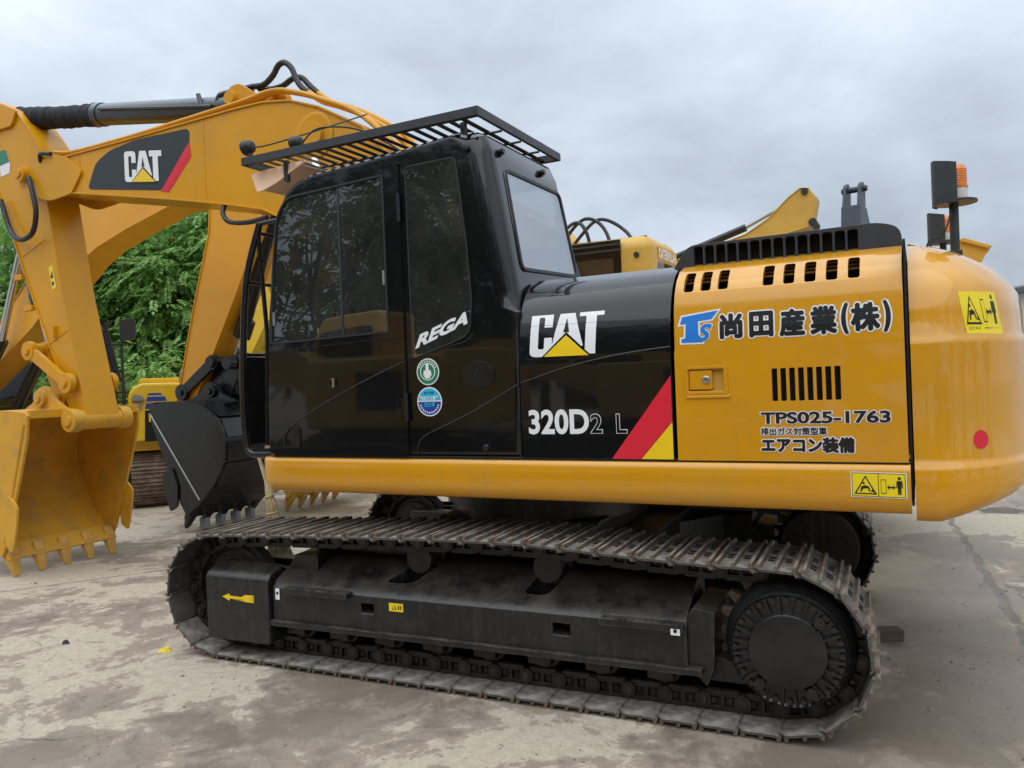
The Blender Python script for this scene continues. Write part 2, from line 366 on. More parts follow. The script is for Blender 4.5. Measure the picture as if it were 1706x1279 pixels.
# ------------------------------------------------------------ the setting: ground
PI = math.pi
HA, HB = .43252, .47535            # headings of the main machine's tracks and of its upper body
OX, OY = .23, 5.8695
def ground_mat():
    m = bpy.data.materials.new('stained_concrete'); m.use_nodes = True
    t = m.node_tree; N = t.nodes; L = t.links.new; p = N['Principled BSDF']
    tc = N.new('ShaderNodeTexCoord'); O = tc.outputs['Object']
    def noise(sc, det, rg, dist=0., off=(0,0,0), scl=(1,1,1)):
        mp = N.new('ShaderNodeMapping'); L(O, mp.inputs[0]); mp.inputs[1].default_value = off; mp.inputs[3].default_value = scl
        n = N.new('ShaderNodeTexNoise'); L(mp.outputs[0], n.inputs['Vector']); n.inputs['Scale'].default_value = sc
        n.inputs['Detail'].default_value = det; n.inputs['Roughness'].default_value = rg; n.inputs['Distortion'].default_value = dist
        return n.outputs[0]
    def rng(f, a, b, lo=0., hi=1.):
        r = N.new('ShaderNodeMapRange'); r.interpolation_type = 'SMOOTHSTEP'; L(f, r.inputs[0])
        for i, x in enumerate((a, b, lo, hi)): r.inputs[i+1].default_value = x
        return r.outputs[0]
    def mth(op, a, b=0.):
        n = N.new('ShaderNodeMath'); n.operation = op
        for i, x in enumerate((a, b)):
            if isinstance(x, (int, float)): n.inputs[i].default_value = x
            else: L(x, n.inputs[i])
        return n.outputs[0]
    def mixc(f, a, b):
        n = N.new('ShaderNodeMix'); n.data_type = 'RGBA'
        if isinstance(f, float): n.inputs[0].default_value = f
        else: L(f, n.inputs[0])
        for i, x in ((6, a), (7, b)):
            if isinstance(x, tuple): n.inputs[i].default_value = (*x, 1)
            else: L(x, n.inputs[i])
        return n.outputs[2]
    sp0 = N.new('ShaderNodeSeparateXYZ'); L(O, sp0.inputs[0])
    big = noise(.42, 3, .5, .4, (3.1, 1.7, 0)); mid = noise(1.9, 14, .73, .6, (9.2, 4.4, 0)); fine = noise(7., 10, .7, .2)
    s = mth('ADD', mth('ADD', mth('MULTIPLY', big, .55), mth('MULTIPLY', mid, .40)), mth('MULTIPLY', fine, .20))
    ex_ = mth('MULTIPLY', mth('SUBTRACT', sp0.outputs[0], 1.6), .26); ey_ = mth('MULTIPLY', mth('SUBTRACT', sp0.outputs[1], 4.9), .42)
    rr = mth('ADD', mth('MULTIPLY', ex_, ex_), mth('MULTIPLY', ey_, ey_))
    s = mth('SUBTRACT', s, rng(rr, 0., 1.3, .030, 0.))      # the ground stays damper round the parked machine
    dry = rng(s, .578, .598)
    half = rng(s, .52, .575)
    grain = noise(55., 6, .75); g2 = noise(16., 8, .7, 0, (5, 2, 0))
    damp = mixc(rng(noise(.9, 6, .6, .3, (1, 8, 0)), .38, .62), (.18, .142, .105), (.245, .197, .147))
    dryc = mixc(rng(g2, .35, .65), (.41, .342, .255), (.51, .435, .335))
    c = mixc(half, damp, (.29, .232, .172)); c = mixc(dry, c, dryc)
    c = mixc(rng(grain, .3, .75, 0., .30), c, (.14, .115, .088))
    c = mixc(mth('MULTIPLY', rng(noise(28., 3, .5, 0, (2, 2, 2)), .66, .72), .55), c, (.09, .075, .06))    # grit and crumbs
    vo = N.new('ShaderNodeTexVoronoi'); vo.feature = 'DISTANCE_TO_EDGE'; vo.inputs['Scale'].default_value = .55
    wv = N.new('ShaderNodeVectorMath'); wv.operation = 'ADD'; nz = N.new('ShaderNodeTexNoise'); L(O, nz.inputs['Vector']); nz.inputs['Scale'].default_value = 1.6; nz.inputs['Detail'].default_value = 6
    ws_ = N.new('ShaderNodeVectorMath'); ws_.operation = 'SCALE'; L(nz.outputs['Color'], ws_.inputs[0]); ws_.inputs['Scale'].default_value = .55; L(O, wv.inputs[0]); L(ws_.outputs[0], wv.inputs[1]); L(wv.outputs[0], vo.inputs['Vector'])
    crk = mth('MULTIPLY', rng(vo.outputs['Distance'], .0, .0075, 1., 0.), rng(noise(.7, 4, .6, 0, (4, 4, 0)), .52, .60))
    c = mixc(mth('MULTIPLY', crk, .7), c, (.075, .06, .046))
    # slab joints filled with dirt, and one hairline crack
    sp = N.new('ShaderNodeSeparateXYZ'); L(O, sp.inputs[0])
    def joint(p0, p1, wdt, wob, far=None):
        dx, dy = p1[0]-p0[0], p1[1]-p0[1]; l = math.hypot(dx, dy); nx, ny = -dy/l, dx/l
        d = mth('ADD', mth('MULTIPLY', sp.outputs[0], nx), mth('MULTIPLY', sp.outputs[1], ny)); d = mth('SUBTRACT', d, nx*p0[0]+ny*p0[1])
        d = mth('ADD', d, mth('MULTIPLY', mth('SUBTRACT', noise(3.2, 5, .6, 0, (wob*40, 3, 1)), .5), wob))
        return rng(mth('ABSOLUTE', d), wdt*.35, wdt, 1., 0.)
    j = mth('MAXIMUM', joint((4.75, 8.6), (3.25, 5.1), .05, .16), joint((5.62, 12.9), (-9.4, 5.0), .03, .12))
    j = mth('MAXIMUM', j, joint((-6.2, 9.2), (-3.9, 10.4), .018, .16))
    c = mixc(mth('MULTIPLY', j, rng(noise(2.5, 6, .6),   .30, .6, .2, .7)), c, (.095, .082, .066))
    # shallow puddle behind the counterweight
    px = mth('MULTIPLY', mth('SUBTRACT', sp.outputs[0], 6.1), .55); py = mth('MULTIPLY', mth('SUBTRACT', sp.outputs[1], 9.35), 1.9)
    r2 = mth('ADD', mth('MULTIPLY', px, px), mth('MULTIPLY', py, py))
    pud = rng(mth('ADD', r2, mth('MULTIPLY', noise(1.3, 5, .6, 0, (6, 1, 0)), 2.2)), 1.15, 1.45, 1., 0.)
    c = mixc(mth('MULTIPLY', pud, .75), c, (.12, .10, .082))
    L(c, p.inputs['Base Color'])
    ro = mth('ADD', rng(s, .50, .60, .42, .88), mth('MULTIPLY', mth('SUBTRACT', g2, .5), .25))
    rm = N.new('ShaderNodeMix'); L(pud, rm.inputs[0]); L(ro, rm.inputs[2]); rm.inputs[3].default_value = .04; L(rm.outputs[0], p.inputs['Roughness'])
    b = N.new('ShaderNodeBump'); b.inputs['Distance'].default_value = .012
    L(mth('SUBTRACT', .55, mth('MULTIPLY', pud, .55)), b.inputs['Strength'])
    L(mth('ADD', mth('ADD', mth('MULTIPLY', grain, .35), mth('MULTIPLY', g2, .6)), mth('MULTIPLY', mth('MAXIMUM', j, crk), -.8)), b.inputs['Height']); L(b.outputs[0], p.inputs['Normal'])
    return m
MT['ground'] = ground_mat()
g = MB(); g.add([(-400, -400, 0), (400, -400, 0), (400, 400, 0), (-400, 400, 0)], [(0, 1, 2, 3)])
go = g.build('ground', 'ground'); go['kind'] = 'structure'

# ------------------------------------------------------------ the main excavator
EX = thing('excavator', 'large yellow and black tracked excavator parked across the foreground, with roof rack and Japanese lettering', 'excavator', (OX, OY, 0), PI-HA)
RB = HA-HB                          # the upper body is swung a little against the tracks
def U(mb, name, mats, bevel=0., parent=None, **k):           # a part of the upper body
    return mb.build(name, mats, parent or EX, bevel, rz=(RB if parent is None else 0.), **k)
def A(mb, name, mats, bevel=0., parent=None, **k):           # a part of the undercarriage
    return mb.build(name, mats, parent or EX, bevel, **k)

# --- tracks
PZ = .026
arcf = [(1.86+.405*math.cos(t), .431+.405*math.sin(t)) for t in (PI/2-PI*k/40 for k in range(41))]
arcr = [(-1.80+.405*math.cos(t), .431+.405*math.sin(t)) for t in (-PI/2-PI*k/40 for k in range(41))]
top = [(-1.5, .838), (-1.1, .855), (-.87, .870), (-.45, .893), (0, .893), (.62, .880), (1.2, .862), (1.66, .845)]
loop = arcf + arcr + top
def resample(loop, n):
    L = loop+[loop[0]]; d = [0]
    for a, b in zip(L, L[1:]): d.append(d[-1]+math.hypot(b[0]-a[0], b[1]-a[1]))
    out = []; T = d[-1]; k = 0
    for i in range(n):
        t = T*(i+.37)/n
        while d[k+1] < t: k += 1
        f = (t-d[k])/(d[k+1]-d[k]); out.append((L[k][0]+(L[k+1][0]-L[k][0])*f, L[k][1]+(L[k+1][1]-L[k][1])*f))
    return out, T/n
NSH = 49
pts, pitch = resample(loop, NSH)
def make_shoe(seed):
    rnd = random.Random(seed); m = MB(); p = pitch
    # plate with a turned-down trailing lip, profile along travel (x), outward z
    prof = [(-p*.53, -.026), (-p*.47, -.012), (p*.50, -.012), (p*.54, -.006), (p*.54, .0), (-p*.46, .0), (-p*.54, -.018)]
    secs = []
    for y, sx in ((-.300, .80), (-.275, 1.), (.275, 1.), (.300, .80)):
        secs.append([(q[0]*sx, y, q[1]) for q in prof])
    m.loft(secs, True, 0)
    for x, h in ((-.38*p, .021), (.04*p, .019), (.44*p, .022)):
        for a, b in ((-.295, -.1), (-.1, .1), (.1, .295)):
            j = rnd.uniform(-.0025, .0015)
            m.add([(x-.013, a, -.001), (x+.013, a, -.001), (x+.007, a, h+j), (x-.007, a, h+j), (x-.013, b, -.001), (x+.013, b, -.001), (x+.007, b, h+j), (x-.007, b, h+j)],
                  [(0, 1, 2, 3), (7, 6, 5, 4), (0, 4, 5, 1), (1, 5, 6, 2), (2, 6, 7, 3), (3, 7, 4, 0)], 1)
    for y in (-.105, -.055, .055, .105):                    # raised black pads: shade of slots and sunk bolt heads put into the colour
        for x in (-.17*p, .24*p): m.prism(rect(x-.016, y-.014, x+.016, y+.014, .008, 2), .0005, .003, 'z', 2)
    return m.mesh('track_shoe', ['shoe', 'bar', 'dark'], smooth=25)
SHOES = [make_shoe(s) for s in range(3)]
def link_chain():
    m = MB(); p = pitch
    for i in range(NSH):
        a = pts[i]; b = pts[(i+1) % NSH]; d = Vector((b[0]-a[0], b[1]-a[1])).normalized(); no = Vector((-d.y, d.x))
        c = Vector(((a[0]+b[0])/2, (a[1]+b[1])/2))
        M = Matrix(((d.x, 0, no.x, c.x), (0, 1, 0, 0), (d.y, 0, no.y, c.y), (0, 0, 0, 1)))
        for sy in (-1, 1):
            y0 = sy*.072; y1 = sy*.108
            def bx(x0, z0, x1, z1, ya=y0, yb=y1): m.box((x0, ya, z0), (x1, yb, z1), 0, M)
            bx(-p*.46, -.034, p*.46, -.0135); bx(-p*.40, -.118, p*.40, -.088)
            for x in (-.44, -.03, .40): bx(p*(x-.03), -.088, p*(x+.06), -.034)
            bx(-p*.46, -.11, p*.46, -.02, y0, y0+sy*.012)
            for x in (-.235, .19):
                q = M @ Vector((p*x, sy*.093, -.05)); q2 = M @ Vector((p*x, sy*.093, -.075)); m.tube([q, q2], .015, 6, 1)
            q = M @ Vector((-p*.5, y0, -.066)); q2 = M @ Vector((-p*.5, sy*.122, -.066)); m.tube([q, q2], .043, 14, 0)
            q3 = M @ Vector((-p*.5, sy*.126, -.066)); m.tube([q2, q3], .024, 12, 1)
    return m.mesh('track', ['chain', 'under'], smooth=30)
CHAIN = link_chain()
def place_track(side):
    tr = put('track', CHAIN, EX, loc=(0, side*1.19, 0))
    for i in range(NSH):
        a = pts[i]; b = pts[(i+1) % NSH]; d = Vector((b[0]-a[0], b[1]-a[1])).normalized()
        o = put('track_shoe', SHOES[i % 3], tr)
        c = Vector(((a[0]+b[0])/2, 0, (a[1]+b[1])/2))
        no = Vector((-d.y, 0, d.x))
        X = Vector((d.x, 0, d.y)); Z = no
        Y = Z.cross(X)
        o.matrix_basis = Matrix(((X.x, Y.x, Z.x, c.x), (X.y, Y.y, Z.y, c.y), (X.z, Y.z, Z.z, c.z), (0, 0, 0, 1)))
    return tr
for sd_ in (1, -1): place_track(sd_)
# idlers, sprockets, rollers
def wheel(name, prof, c, mats): return MB().lathe(prof, c).build(name, mats, EX, .004)
for sd_ in (1, -1):
    y = sd_*1.19
    MB().lathe([(.02, -.085), (.21, -.085), (.225, -.05), (.25, -.05), (.262, -.075), (.288, -.07), (.293, -.045), (.318, -.04), (.318, .04), (.293, .045), (.288, .07), (.262, .075), (.25, .05), (.225, .05), (.21, .085), (.02, .085)], (1.86, y, .43)).build('idler_wheel', 'chain', EX)
    gear = []
    for k in range(21):
        t = 2*PI*k/21
        for dt, r in ((-.50, .285), (-.28, .30), (-.13, .352), (.13, .352), (.28, .30)):
            tt = t+dt*2*PI/21; gear.append((-1.80+r*math.cos(tt), .44+r*math.sin(tt)))
    MB().prism(gear, y-.032, y+.032).build('sprocket', ['bar'], EX, .004)
    for i in range(8):
        u = 1.25-i*.345
        MB().lathe([(.03, -.125), (.075, -.125), (.075, -.09), (.098, -.088), (.098, -.06), (.08, -.055), (.08, .055), (.098, .06), (.098, .088), (.075, .09), (.075, .125), (.03, .125)], (u, y, .232), n=20).box((u-.07, y+sd_*.125, .19), (u+.07, y+sd_*.175, .285)).build('track_roller', 'chain', EX, .006)
    for u in (.36, -.50):
        MB().lathe([(.02, -.11), (.088, -.11), (.088, -.06), (.07, -.055), (.07, .055), (.088, .06), (.088, .11), (.02, .11)], (u, y-sd_*.05, .708), n=24).cyl((u, y-sd_*.30, .708), (u, y, .708), .035).build('carrier_roller', 'chain', EX, .004)
# final drive of the near side: drum, dished cover with ribs and bolts
fc = (-1.82, 0, .447)
d = MB().lathe([(.05, 1.16), (.305, 1.16), (.308, 1.20), (.308, 1.36), (.296, 1.395), (.278, 1.415), (.276, 1.462), (.268, 1.474), (.258, 1.466), (.188, 1.466), (.178, 1.498), (.168, 1.503), (.02, 1.503)], fc, n=72)
fd = d.build('final_drive', 'drive', EX)
for k in range(24):
    b_ = MB(); t = 2*PI*(k+.5)/24
    M = Matrix.Translation(Vector((fc[0], 1.474, fc[2]))) @ Matrix.Rotation(-t, 4, 'Y')
    b_.add([M @ Vector(q) for q in ((.174, -.02, -.008), (.264, -.02, -.013), (.264, -.02, .013), (.174, -.02, .008), (.178, .029, -.004), (.256, .012, -.007), (.256, .012, .007), (.178, .029, .004))],
           [(0, 1, 2, 3), (4, 7, 6, 5), (0, 4, 5, 1), (1, 5, 6, 2), (2, 6, 7, 3), (3, 7, 4, 0)])
    b_.build('cover_rib', 'drive', fd, .002)
for k in range(24):
    t = 2*PI*k/24; x, z = fc[0]+.243*math.cos(t), fc[2]+.243*math.sin(t)
    MB().tube([(x, 1.46, z), (x, 1.488, z)], .0150, 6).build('bolt', 'drive', fd, .0015)
for t in (2.35, -.9, 4.2):
    x, z = fc[0]+.212*math.cos(t), fc[2]+.212*math.sin(t); MB().tube([(x, 1.48, z), (x, 1.509, z)], .026, 18).tube([(x, 1.5, z), (x, 1.515, z)], .012, 6).build('drain_plug', 'drive', fd, .0015)
MB().lathe([(.05, -1.24), (.30, -1.24), (.31, -1.2), (.31, -1.02), (.28, -.98), (.28, -.84), (.02, -.84)], fc).build('drive_motor', 'under', EX, .006)
MB().lathe([(.05, .86), (.27, .86), (.29, .95), (.29, 1.14), (.05, 1.14)], fc).build('drive_motor', 'under', EX, .006)
# track frames
for sd_ in (1, -1):
    q = [(1.44, .30), (1.44, .505), (1.405, .55), (1.15, .668), (1.02, .685), (.94, .66), (.94, .30)]
    cuts = [MB().prism(rpoly([(.55, 1.345), (.36, 1.345), (.26, 1.16), (.43, 1.16)], .05, 5), .42, .9, 'z') if sd_ > 0 else None,
            MB().prism(rpoly([(-.38, 1.345), (-.53, 1.345), (-.59, 1.18), (-.42, 1.18)], .05, 5), .42, .9, 'z') if sd_ > 0 else None,
            MB().prism(rect(.575, .400, .67, .462, .008, 2), 1.30, 1.6) if sd_ > 0 else None,
            MB().prism(rect(-.70, .394, -.595, .460, .008, 2), 1.30, 1.6) if sd_ > 0 else None]
    m = MB().prism([(sd_*a, b) for a, b in q], -1.33, 1.36, 'x')
    tf = m.build('track_frame', 'frame', EX, .012, seg=3, cuts=[c for c in cuts if c])
    MB().box((-1.405, sd_*1.32, .268), (1.365, sd_*1.468, .302)).build('flange', 'frame', tf, .004)
    MB().prism([(-1.325, .295), (-1.325, .55), (-1.36, .60), (-1.47, .58), (-1.46, .30), (-1.42, .2)], sd_*.98, sd_*1.415).build('end_plate', 'frame', tf, .012)
    MB().prism([(-1.40, .20), (-1.40, .34), (-1.62, .30), (-1.62, .20)], sd_*1.02, sd_*1.33).build('drive_bracket', 'frame', tf, .02)
    y = [(1.472, .135), (1.472, .555), (1.44, .592), (1.30, .632), (1.29, .14)]
    yk = MB().prism([(sd_*a, b) for a, b in y], 1.375, 1.915, 'x').box((1.36, sd_*.92, .2), (1.80, sd_*1.06, .60)).build('idler_yoke', 'frame', EX, .02, seg=3)
    MB().prism([(1.93, .18), (1.93, .60), (1.35, .60), (1.35, .18)], sd_*1.24, sd_*1.29).build('yoke_plate', 'frame', yk, .004)
    MB().prism([(1.36, .66), (1.22, .80), (.55, .79), (.5, .66)], sd_*.98, sd_*1.06).prism([(1.37, .56), (1.28, .70), (1.10, .70), (1.1, .56)], sd_*1.06, sd_*1.30).build('frame_web', 'frame', tf, .008)
    for u0, u1 in ((.735, 1.235), (-1.325, -.885)):
        mb = MB().prism([(u0, .492), (u0, .528), (u1, .528), (u1, .492)], sd_*1.43, sd_*1.50)
        for k in range(14): 
            uu = u0+(u1-u0)*(k+.3)/14; mb.box((uu, sd_*1.485, .528), (uu+.012, sd_*1.50, .536))
        mb.build('step', 'frame', tf, .004)
    if sd_ > 0:
        zs = lambda u, z: 1.472
        mb = MB(); layer(*poly2([(1.765, .427), (1.70, .452), (1.70, .4375), (1.60, .4345), (1.565, .452), (1.49, .452), (1.525, .428), (1.49, .404), (1.565, .404), (1.60, .4215), (1.70, .4185), (1.70, .402)]), zs, .002, mb, 0)
        mb.build('arrow_decal', 'vyel', yk)
        mb = MB(); zs = lambda u, z: 1.44
        layer(*poly2(rect(.363, .432, .463, .482)), zs, .002, mb, 0)
        for q in ([(.445, .445), (.42, .472), (.41, .445)],): layer(*poly2(q), zs, .0035, mb, 1)
        layer(*poly2([(.437, .449), (.421, .466), (.416, .449)]), zs, .0045, mb, 0)
        for x in (.375, .39): layer(*poly2(rect(x, .445, x+.008, .47)), zs, .0035, mb, 1)
        mb.build('warning_label', ['wyel', 'ink'], tf)
        for u0, u1, z0, z1 in ((1.303, 1.337, .432, .505), (-1.312, -1.265, .478, .510)):
            mb = MB(); layer(*poly2(rect(u0, z0, u1, z1)), lambda u, z: 1.504 if u < 0 else 1.441, .002, mb, 0)
            um = (u0+u1)/2; zm = (z0+z1)/2
            layer(*poly2(circ(um, zm+.006, .010, 16)), lambda u, z: 1.504 if u < 0 else 1.441, .0035, mb, 1)
            mb.build('tie_down_label', ['white', 'ink'], tf)
# car body and swing bearing
cb = MB().box((-.85, -.95, .42), (.85, .95, .72)).box((-.6, -.6, .72), (.6, .6, .86)).build('car_body', 'under', EX, .03)
for su in (-1, 1):
    for sy in (-1, 1):
        MB().prism([(su*.3, sy*.5), (su*.75, sy*.4), (su*1.15, sy*1.0), (su*.7, sy*1.0)], .38, .66, 'z').build('frame_leg', 'under', cb, .02)
MB().lathe([(.1, .84), (.68, .84), (.68, .93), (.72, .93), (.72, 1.06), (.1, 1.06)], axis='z').build('swing_bearing', 'under', EX, .006)
# --- upper body: side profiles (z -> v)
DPROF = [(1.348, 1.352), (1.893, 1.352), (1.925, 1.338), (2.0, 1.336), (2.12, 1.325), (2.20, 1.300), (2.27, 1.255), (2.33, 1.18), (2.375, 1.05)]
HPROF = [(1.348, 1.352), (1.80, 1.352), (1.95, 1.347), (2.05, 1.337), (2.12, 1.322), (2.20, 1.292), (2.27, 1.245), (2.33, 1.17), (2.375, 1.05)]
dsurf = lambda u, z: lerp_tab(DPROF, z)
hsurf = lambda u, z: lerp_tab(HPROF, z)
ZC = [1.893, 1.925, 2.0, 2.05, 2.09, 2.12, 2.16, 2.20, 2.235, 2.27]
def fine(tab, n=3):
    P = smoothpts([(z, v, 0) for z, v in tab], n); return [(p[0], p[1]) for p in P]
def shell(u0, u1, tab, th, name, mats, cuts=(), bevel=.004, smoothn=1, parent=None):
    P = tab if smoothn <= 1 else fine(tab, smoothn)
    poly = [(v, z) for z, v in P] + [(v-th, z-(.0 if i else .0)) for i, (z, v) in reversed(list(enumerate(P)))]
    poly[-1] = (poly[-1][0], poly[-1][1])
    inner = [(v-th*.9, z-th*.55*min(1, max(0, (z-2.0)/.3))) for z, v in P]
    poly = [(v, z) for z, v in P] + list(reversed(inner))
    return U(MB().prism(poly, u0, u1, 'x'), name, mats, bevel, cuts=cuts, seg=2, smooth=28)
# floor and dark bay behind the panels
U(MB().box((-2.40, -1.30, 1.13), (1.42, 1.28, 1.20)).box((-2.42, -.75, 1.06), (-.4, .75, 1.14)).box((-.4, -.9, 1.06), (1.0, .9, 1.14)), 'upper_frame', 'under', .01)
U(MB().box((-2.42, .55, 1.21), (-.50, .95, 2.05)).cyl((-2.3, 1.08, 2.13), (-1.45, 1.08, 2.13), .085).cyl((-1.66, 1.16, 2.2), (-1.56, 1.16, 2.16), .05).box((-2.42, .9, 2.0), (-1.4, 1.22, 2.03)), 'engine', 'satin', .02)
mb = MB()
for k in range(5): mb.box((-2.42, .98+.006*k, 2.262+.02*k), (-1.40, 1.15-.012*k, 2.272+.02*k))
U(mb, 'engine_louvre', 'darkbrown')
# side skirt rail
SKP = [(1.30, 1.340), (1.345, 1.340), (1.362, 1.328), (1.372, 1.30), (1.372, 1.20), (1.362, 1.155), (1.335, 1.118), (1.29, 1.108)]
P = smoothpts([(v, z, 0) for v, z in SKP], 3); SK = [(p[0], p[1]) for p in P]
sec = []
for u, sc, dz in ((-2.435, 1, 0), (1.36, 1, 0), (1.42, .992, .012), (1.465, .978, .035), (1.49, .955, .06), (1.497, .93, .085)):
    sec.append([(u, 1.25+(v-1.25)*(1-(1-sc)*8), 1.34-(1.34-z)*(1-dz*2.2)) for v, z in SK] + [(u, 1.2, 1.13+dz), (u, 1.2, 1.335)])
sk = U(MB().loft(sec), 'side_skirt', 'yellow', smooth=40)
U(MB().box((-2.43, -1.36, 1.11), (1.40, -1.25, 1.34)), 'side_skirt', 'yellow', .02)
U(MB().box((-2.43, 1.29, 1.332), (1.38, 1.349, 1.358)), 'seam_strip', 'dark')  # near-black strip added to fill the gap as a dark line
# black panel behind the cab
hood = shell(-1.358, -.488, HPROF, .03, 'side_panel', ['black'], smoothn=4, bevel=.006)
# engine door, with pressed-through slots
slots = []
for u0, u1, n in ((-1.418, -1.644, 3), (-1.812, -2.252, 5)):
    w_ = .050
    for k in range(n):
        uc = u0 + (u1-u0)*k/(n-1) + (-.026 if u0 > -1.5 and k == 0 else (.026 if k == n-1 else 0))*0
        uc = (u0-.026) + ((u1+.026)-(u0-.026))*k/(n-1)
        slots.append(MB().prism(rect(uc-w_/2, 2.207, uc+w_/2, 2.312, .010, 2), 1.0, 1.5))
for k in range(8):
    uc = -1.862 - k*(2.145-1.862)/7
    slots.append(MB().prism(rect(uc-.0125, 1.640, uc+.0125, 1.797), 1.30, 1.5))
slots.append(MB().prism(rect(-1.618, 1.700, -1.445, 1.806, .006, 2), 1.30, 1.5))
edoor = shell(-2.430, -1.374, DPROF, .028, 'engine_door', ['yellow'], cuts=slots, smoothn=1, bevel=.004)
mb = MB().box((-2.16, 1.318, 1.63), (-1.84, 1.327, 1.81), 0)
for k in range(30): mb.box((-2.16, 1.327, 1.637+k*.0055), (-1.84, 1.332, 1.6385+k*.0055), 1)
U(mb, 'vent_mesh', ['dark', 'satin'])
# latch: pressed surround, recess, paddle and lock
fr_ = [MB().prism(rect(-1.622, 1.696, -1.441, 1.810, .008, 2), 1.2, 1.5)]
lt = U(MB().prism(rect(-1.640, 1.680, -1.424, 1.824, .012, 3), 1.345, 1.357), 'latch_surround', 'yellow', .003, cuts=fr_)
MB().box((-1.62, 1.318, 1.698), (-1.443, 1.326, 1.808)).build('latch_recess', 'oldyellow', lt)
MB().prism(rect(-1.562, 1.706, -1.448, 1.802, .006, 2), 1.326, 1.352).build('latch_paddle', 'yellow', lt, .004)
MB().lathe([(.001, 1.350), (.020, 1.350), (.020, 1.357), (.013, 1.359), (.012, 1.355), (.001, 1.355)], (-1.533, 0, 1.755), n=24).build('lock', 'steel', lt)
U(MB().prism([(1.352, 1.658), (1.360, 1.664), (1.360, 1.674), (1.352, 1.680)], -1.648, -1.430, 'x'), 'latch_ledge', 'yellow', .003)
# engine cover roof and bodywork of the far side (black plinth under the cover, yellow box beyond)
U(MB().box((-2.43, -1.33, 1.345), (-.30, .55, 2.30)), 'far_body', 'yellow', .06, seg=4)
U(MB().box((-1.36, -.4, 2.30), (-.50, 1.06, 2.372)), 'hood_roof', 'black', .01)
U(MB().box((-2.43, -.9, 2.30), (-1.36, 1.06, 2.372)), 'hood_roof', 'yellow', .01)
# louvred cover on top
cg = []
for k in range(14):
    uc = -1.455-k*.0585
    cg.append(MB().prism(rect(uc-.0235, 2.362, uc+.0235, 2.465, .012, 2), .95, 1.3))
prof = rpoly([(-1.29, 2.32), (-1.40, 2.478), (-2.33, 2.486), (-2.425, 2.455), (-2.44, 2.32)], [0, .05, .06, .05, 0], 5)
cv_ = U(MB().prism(prof, -.5, 1.092), 'louvred_cover', 'grille', .014, cuts=cg, seg=3)
MB().box((-2.30, .6, 2.372), (-1.42, 1.02, 2.47)).build('louvre_screen', 'dark', cv_)
# counterweight
BASE = [(-2.452, 1.352), (-2.56, 1.348), (-2.66, 1.318), (-2.76, 1.252), (-2.85, 1.145), (-2.92, 1.0), (-2.975, .8), (-3.01, .55), (-3.03, .28), (-3.035, 0)]
BASE = [(p[0], p[1]) for p in smoothpts([(a, b, 0) for a, b in BASE], 4)]
CWD = [(1.073, .10), (1.080, .05), (1.10, .02), (1.14, .004), (1.18, 0), (1.305, 0), (1.325, .004), (1.345, .017), (1.37, .022), (1.60, .022), (1.872, .022), (1.89, .024), (1.905, .030), (1.93, .040), (2.02, .045), (2.12, .062), (2.17, .088), (2.22, .13), (2.27, .185), (2.32, .26), (2.36, .36), (2.39, .47), (2.415, .62), (2.43, .85)]
def cwline(z):
    d = lerp_tab(CWD, z)
    half = inset([(-2.0, 1.352)]+BASE+[(p[0], -p[1]) for p in reversed(BASE[:-1])]+[(-2.0, -1.352)], d)[1:-1]
    return [(min(p[0], -2.452), p[1]) for p in half]
sec = []
for z, d in CWD:
    q = cwline(z); lift = 1 if z < 1.35 else 0
    sec.append([(u, v, z + (.115*max(0, (-2.55-u)/.35)*max(0, (1.36-z)/.28))) for u, v in q])
cw = U(MB().loft(sec, True), 'counterweight', 'yellow', smooth=50)
def cwsurf(u, z):
    q = cwline(z); n = len(q)//2
    for a, b in zip(q[:n], q[1:n+1]):
        if b[0] <= u <= a[0] and a[0] != b[0]: return a[1]+(b[1]-a[1])*(u-a[0])/(b[0]-a[0])
    return q[0][1]
U(MB().box((-2.446, -1.2, 1.15), (-2.436, 1.325, 2.36)), 'seam_strip', 'dark')  # near-black backing added in the gap before the counterweight
U(MB().prism([(-2.66, 2.36), (-2.72, 2.448), (-2.835, 2.392), (-2.80, 2.32)], .16, .42).prism([(-2.69, 2.446), (-2.72, 2.458), (-2.85, 2.400), (-2.83, 2.388)], .14, .44), 'lifting_bracket', 'oldyellow', .004)
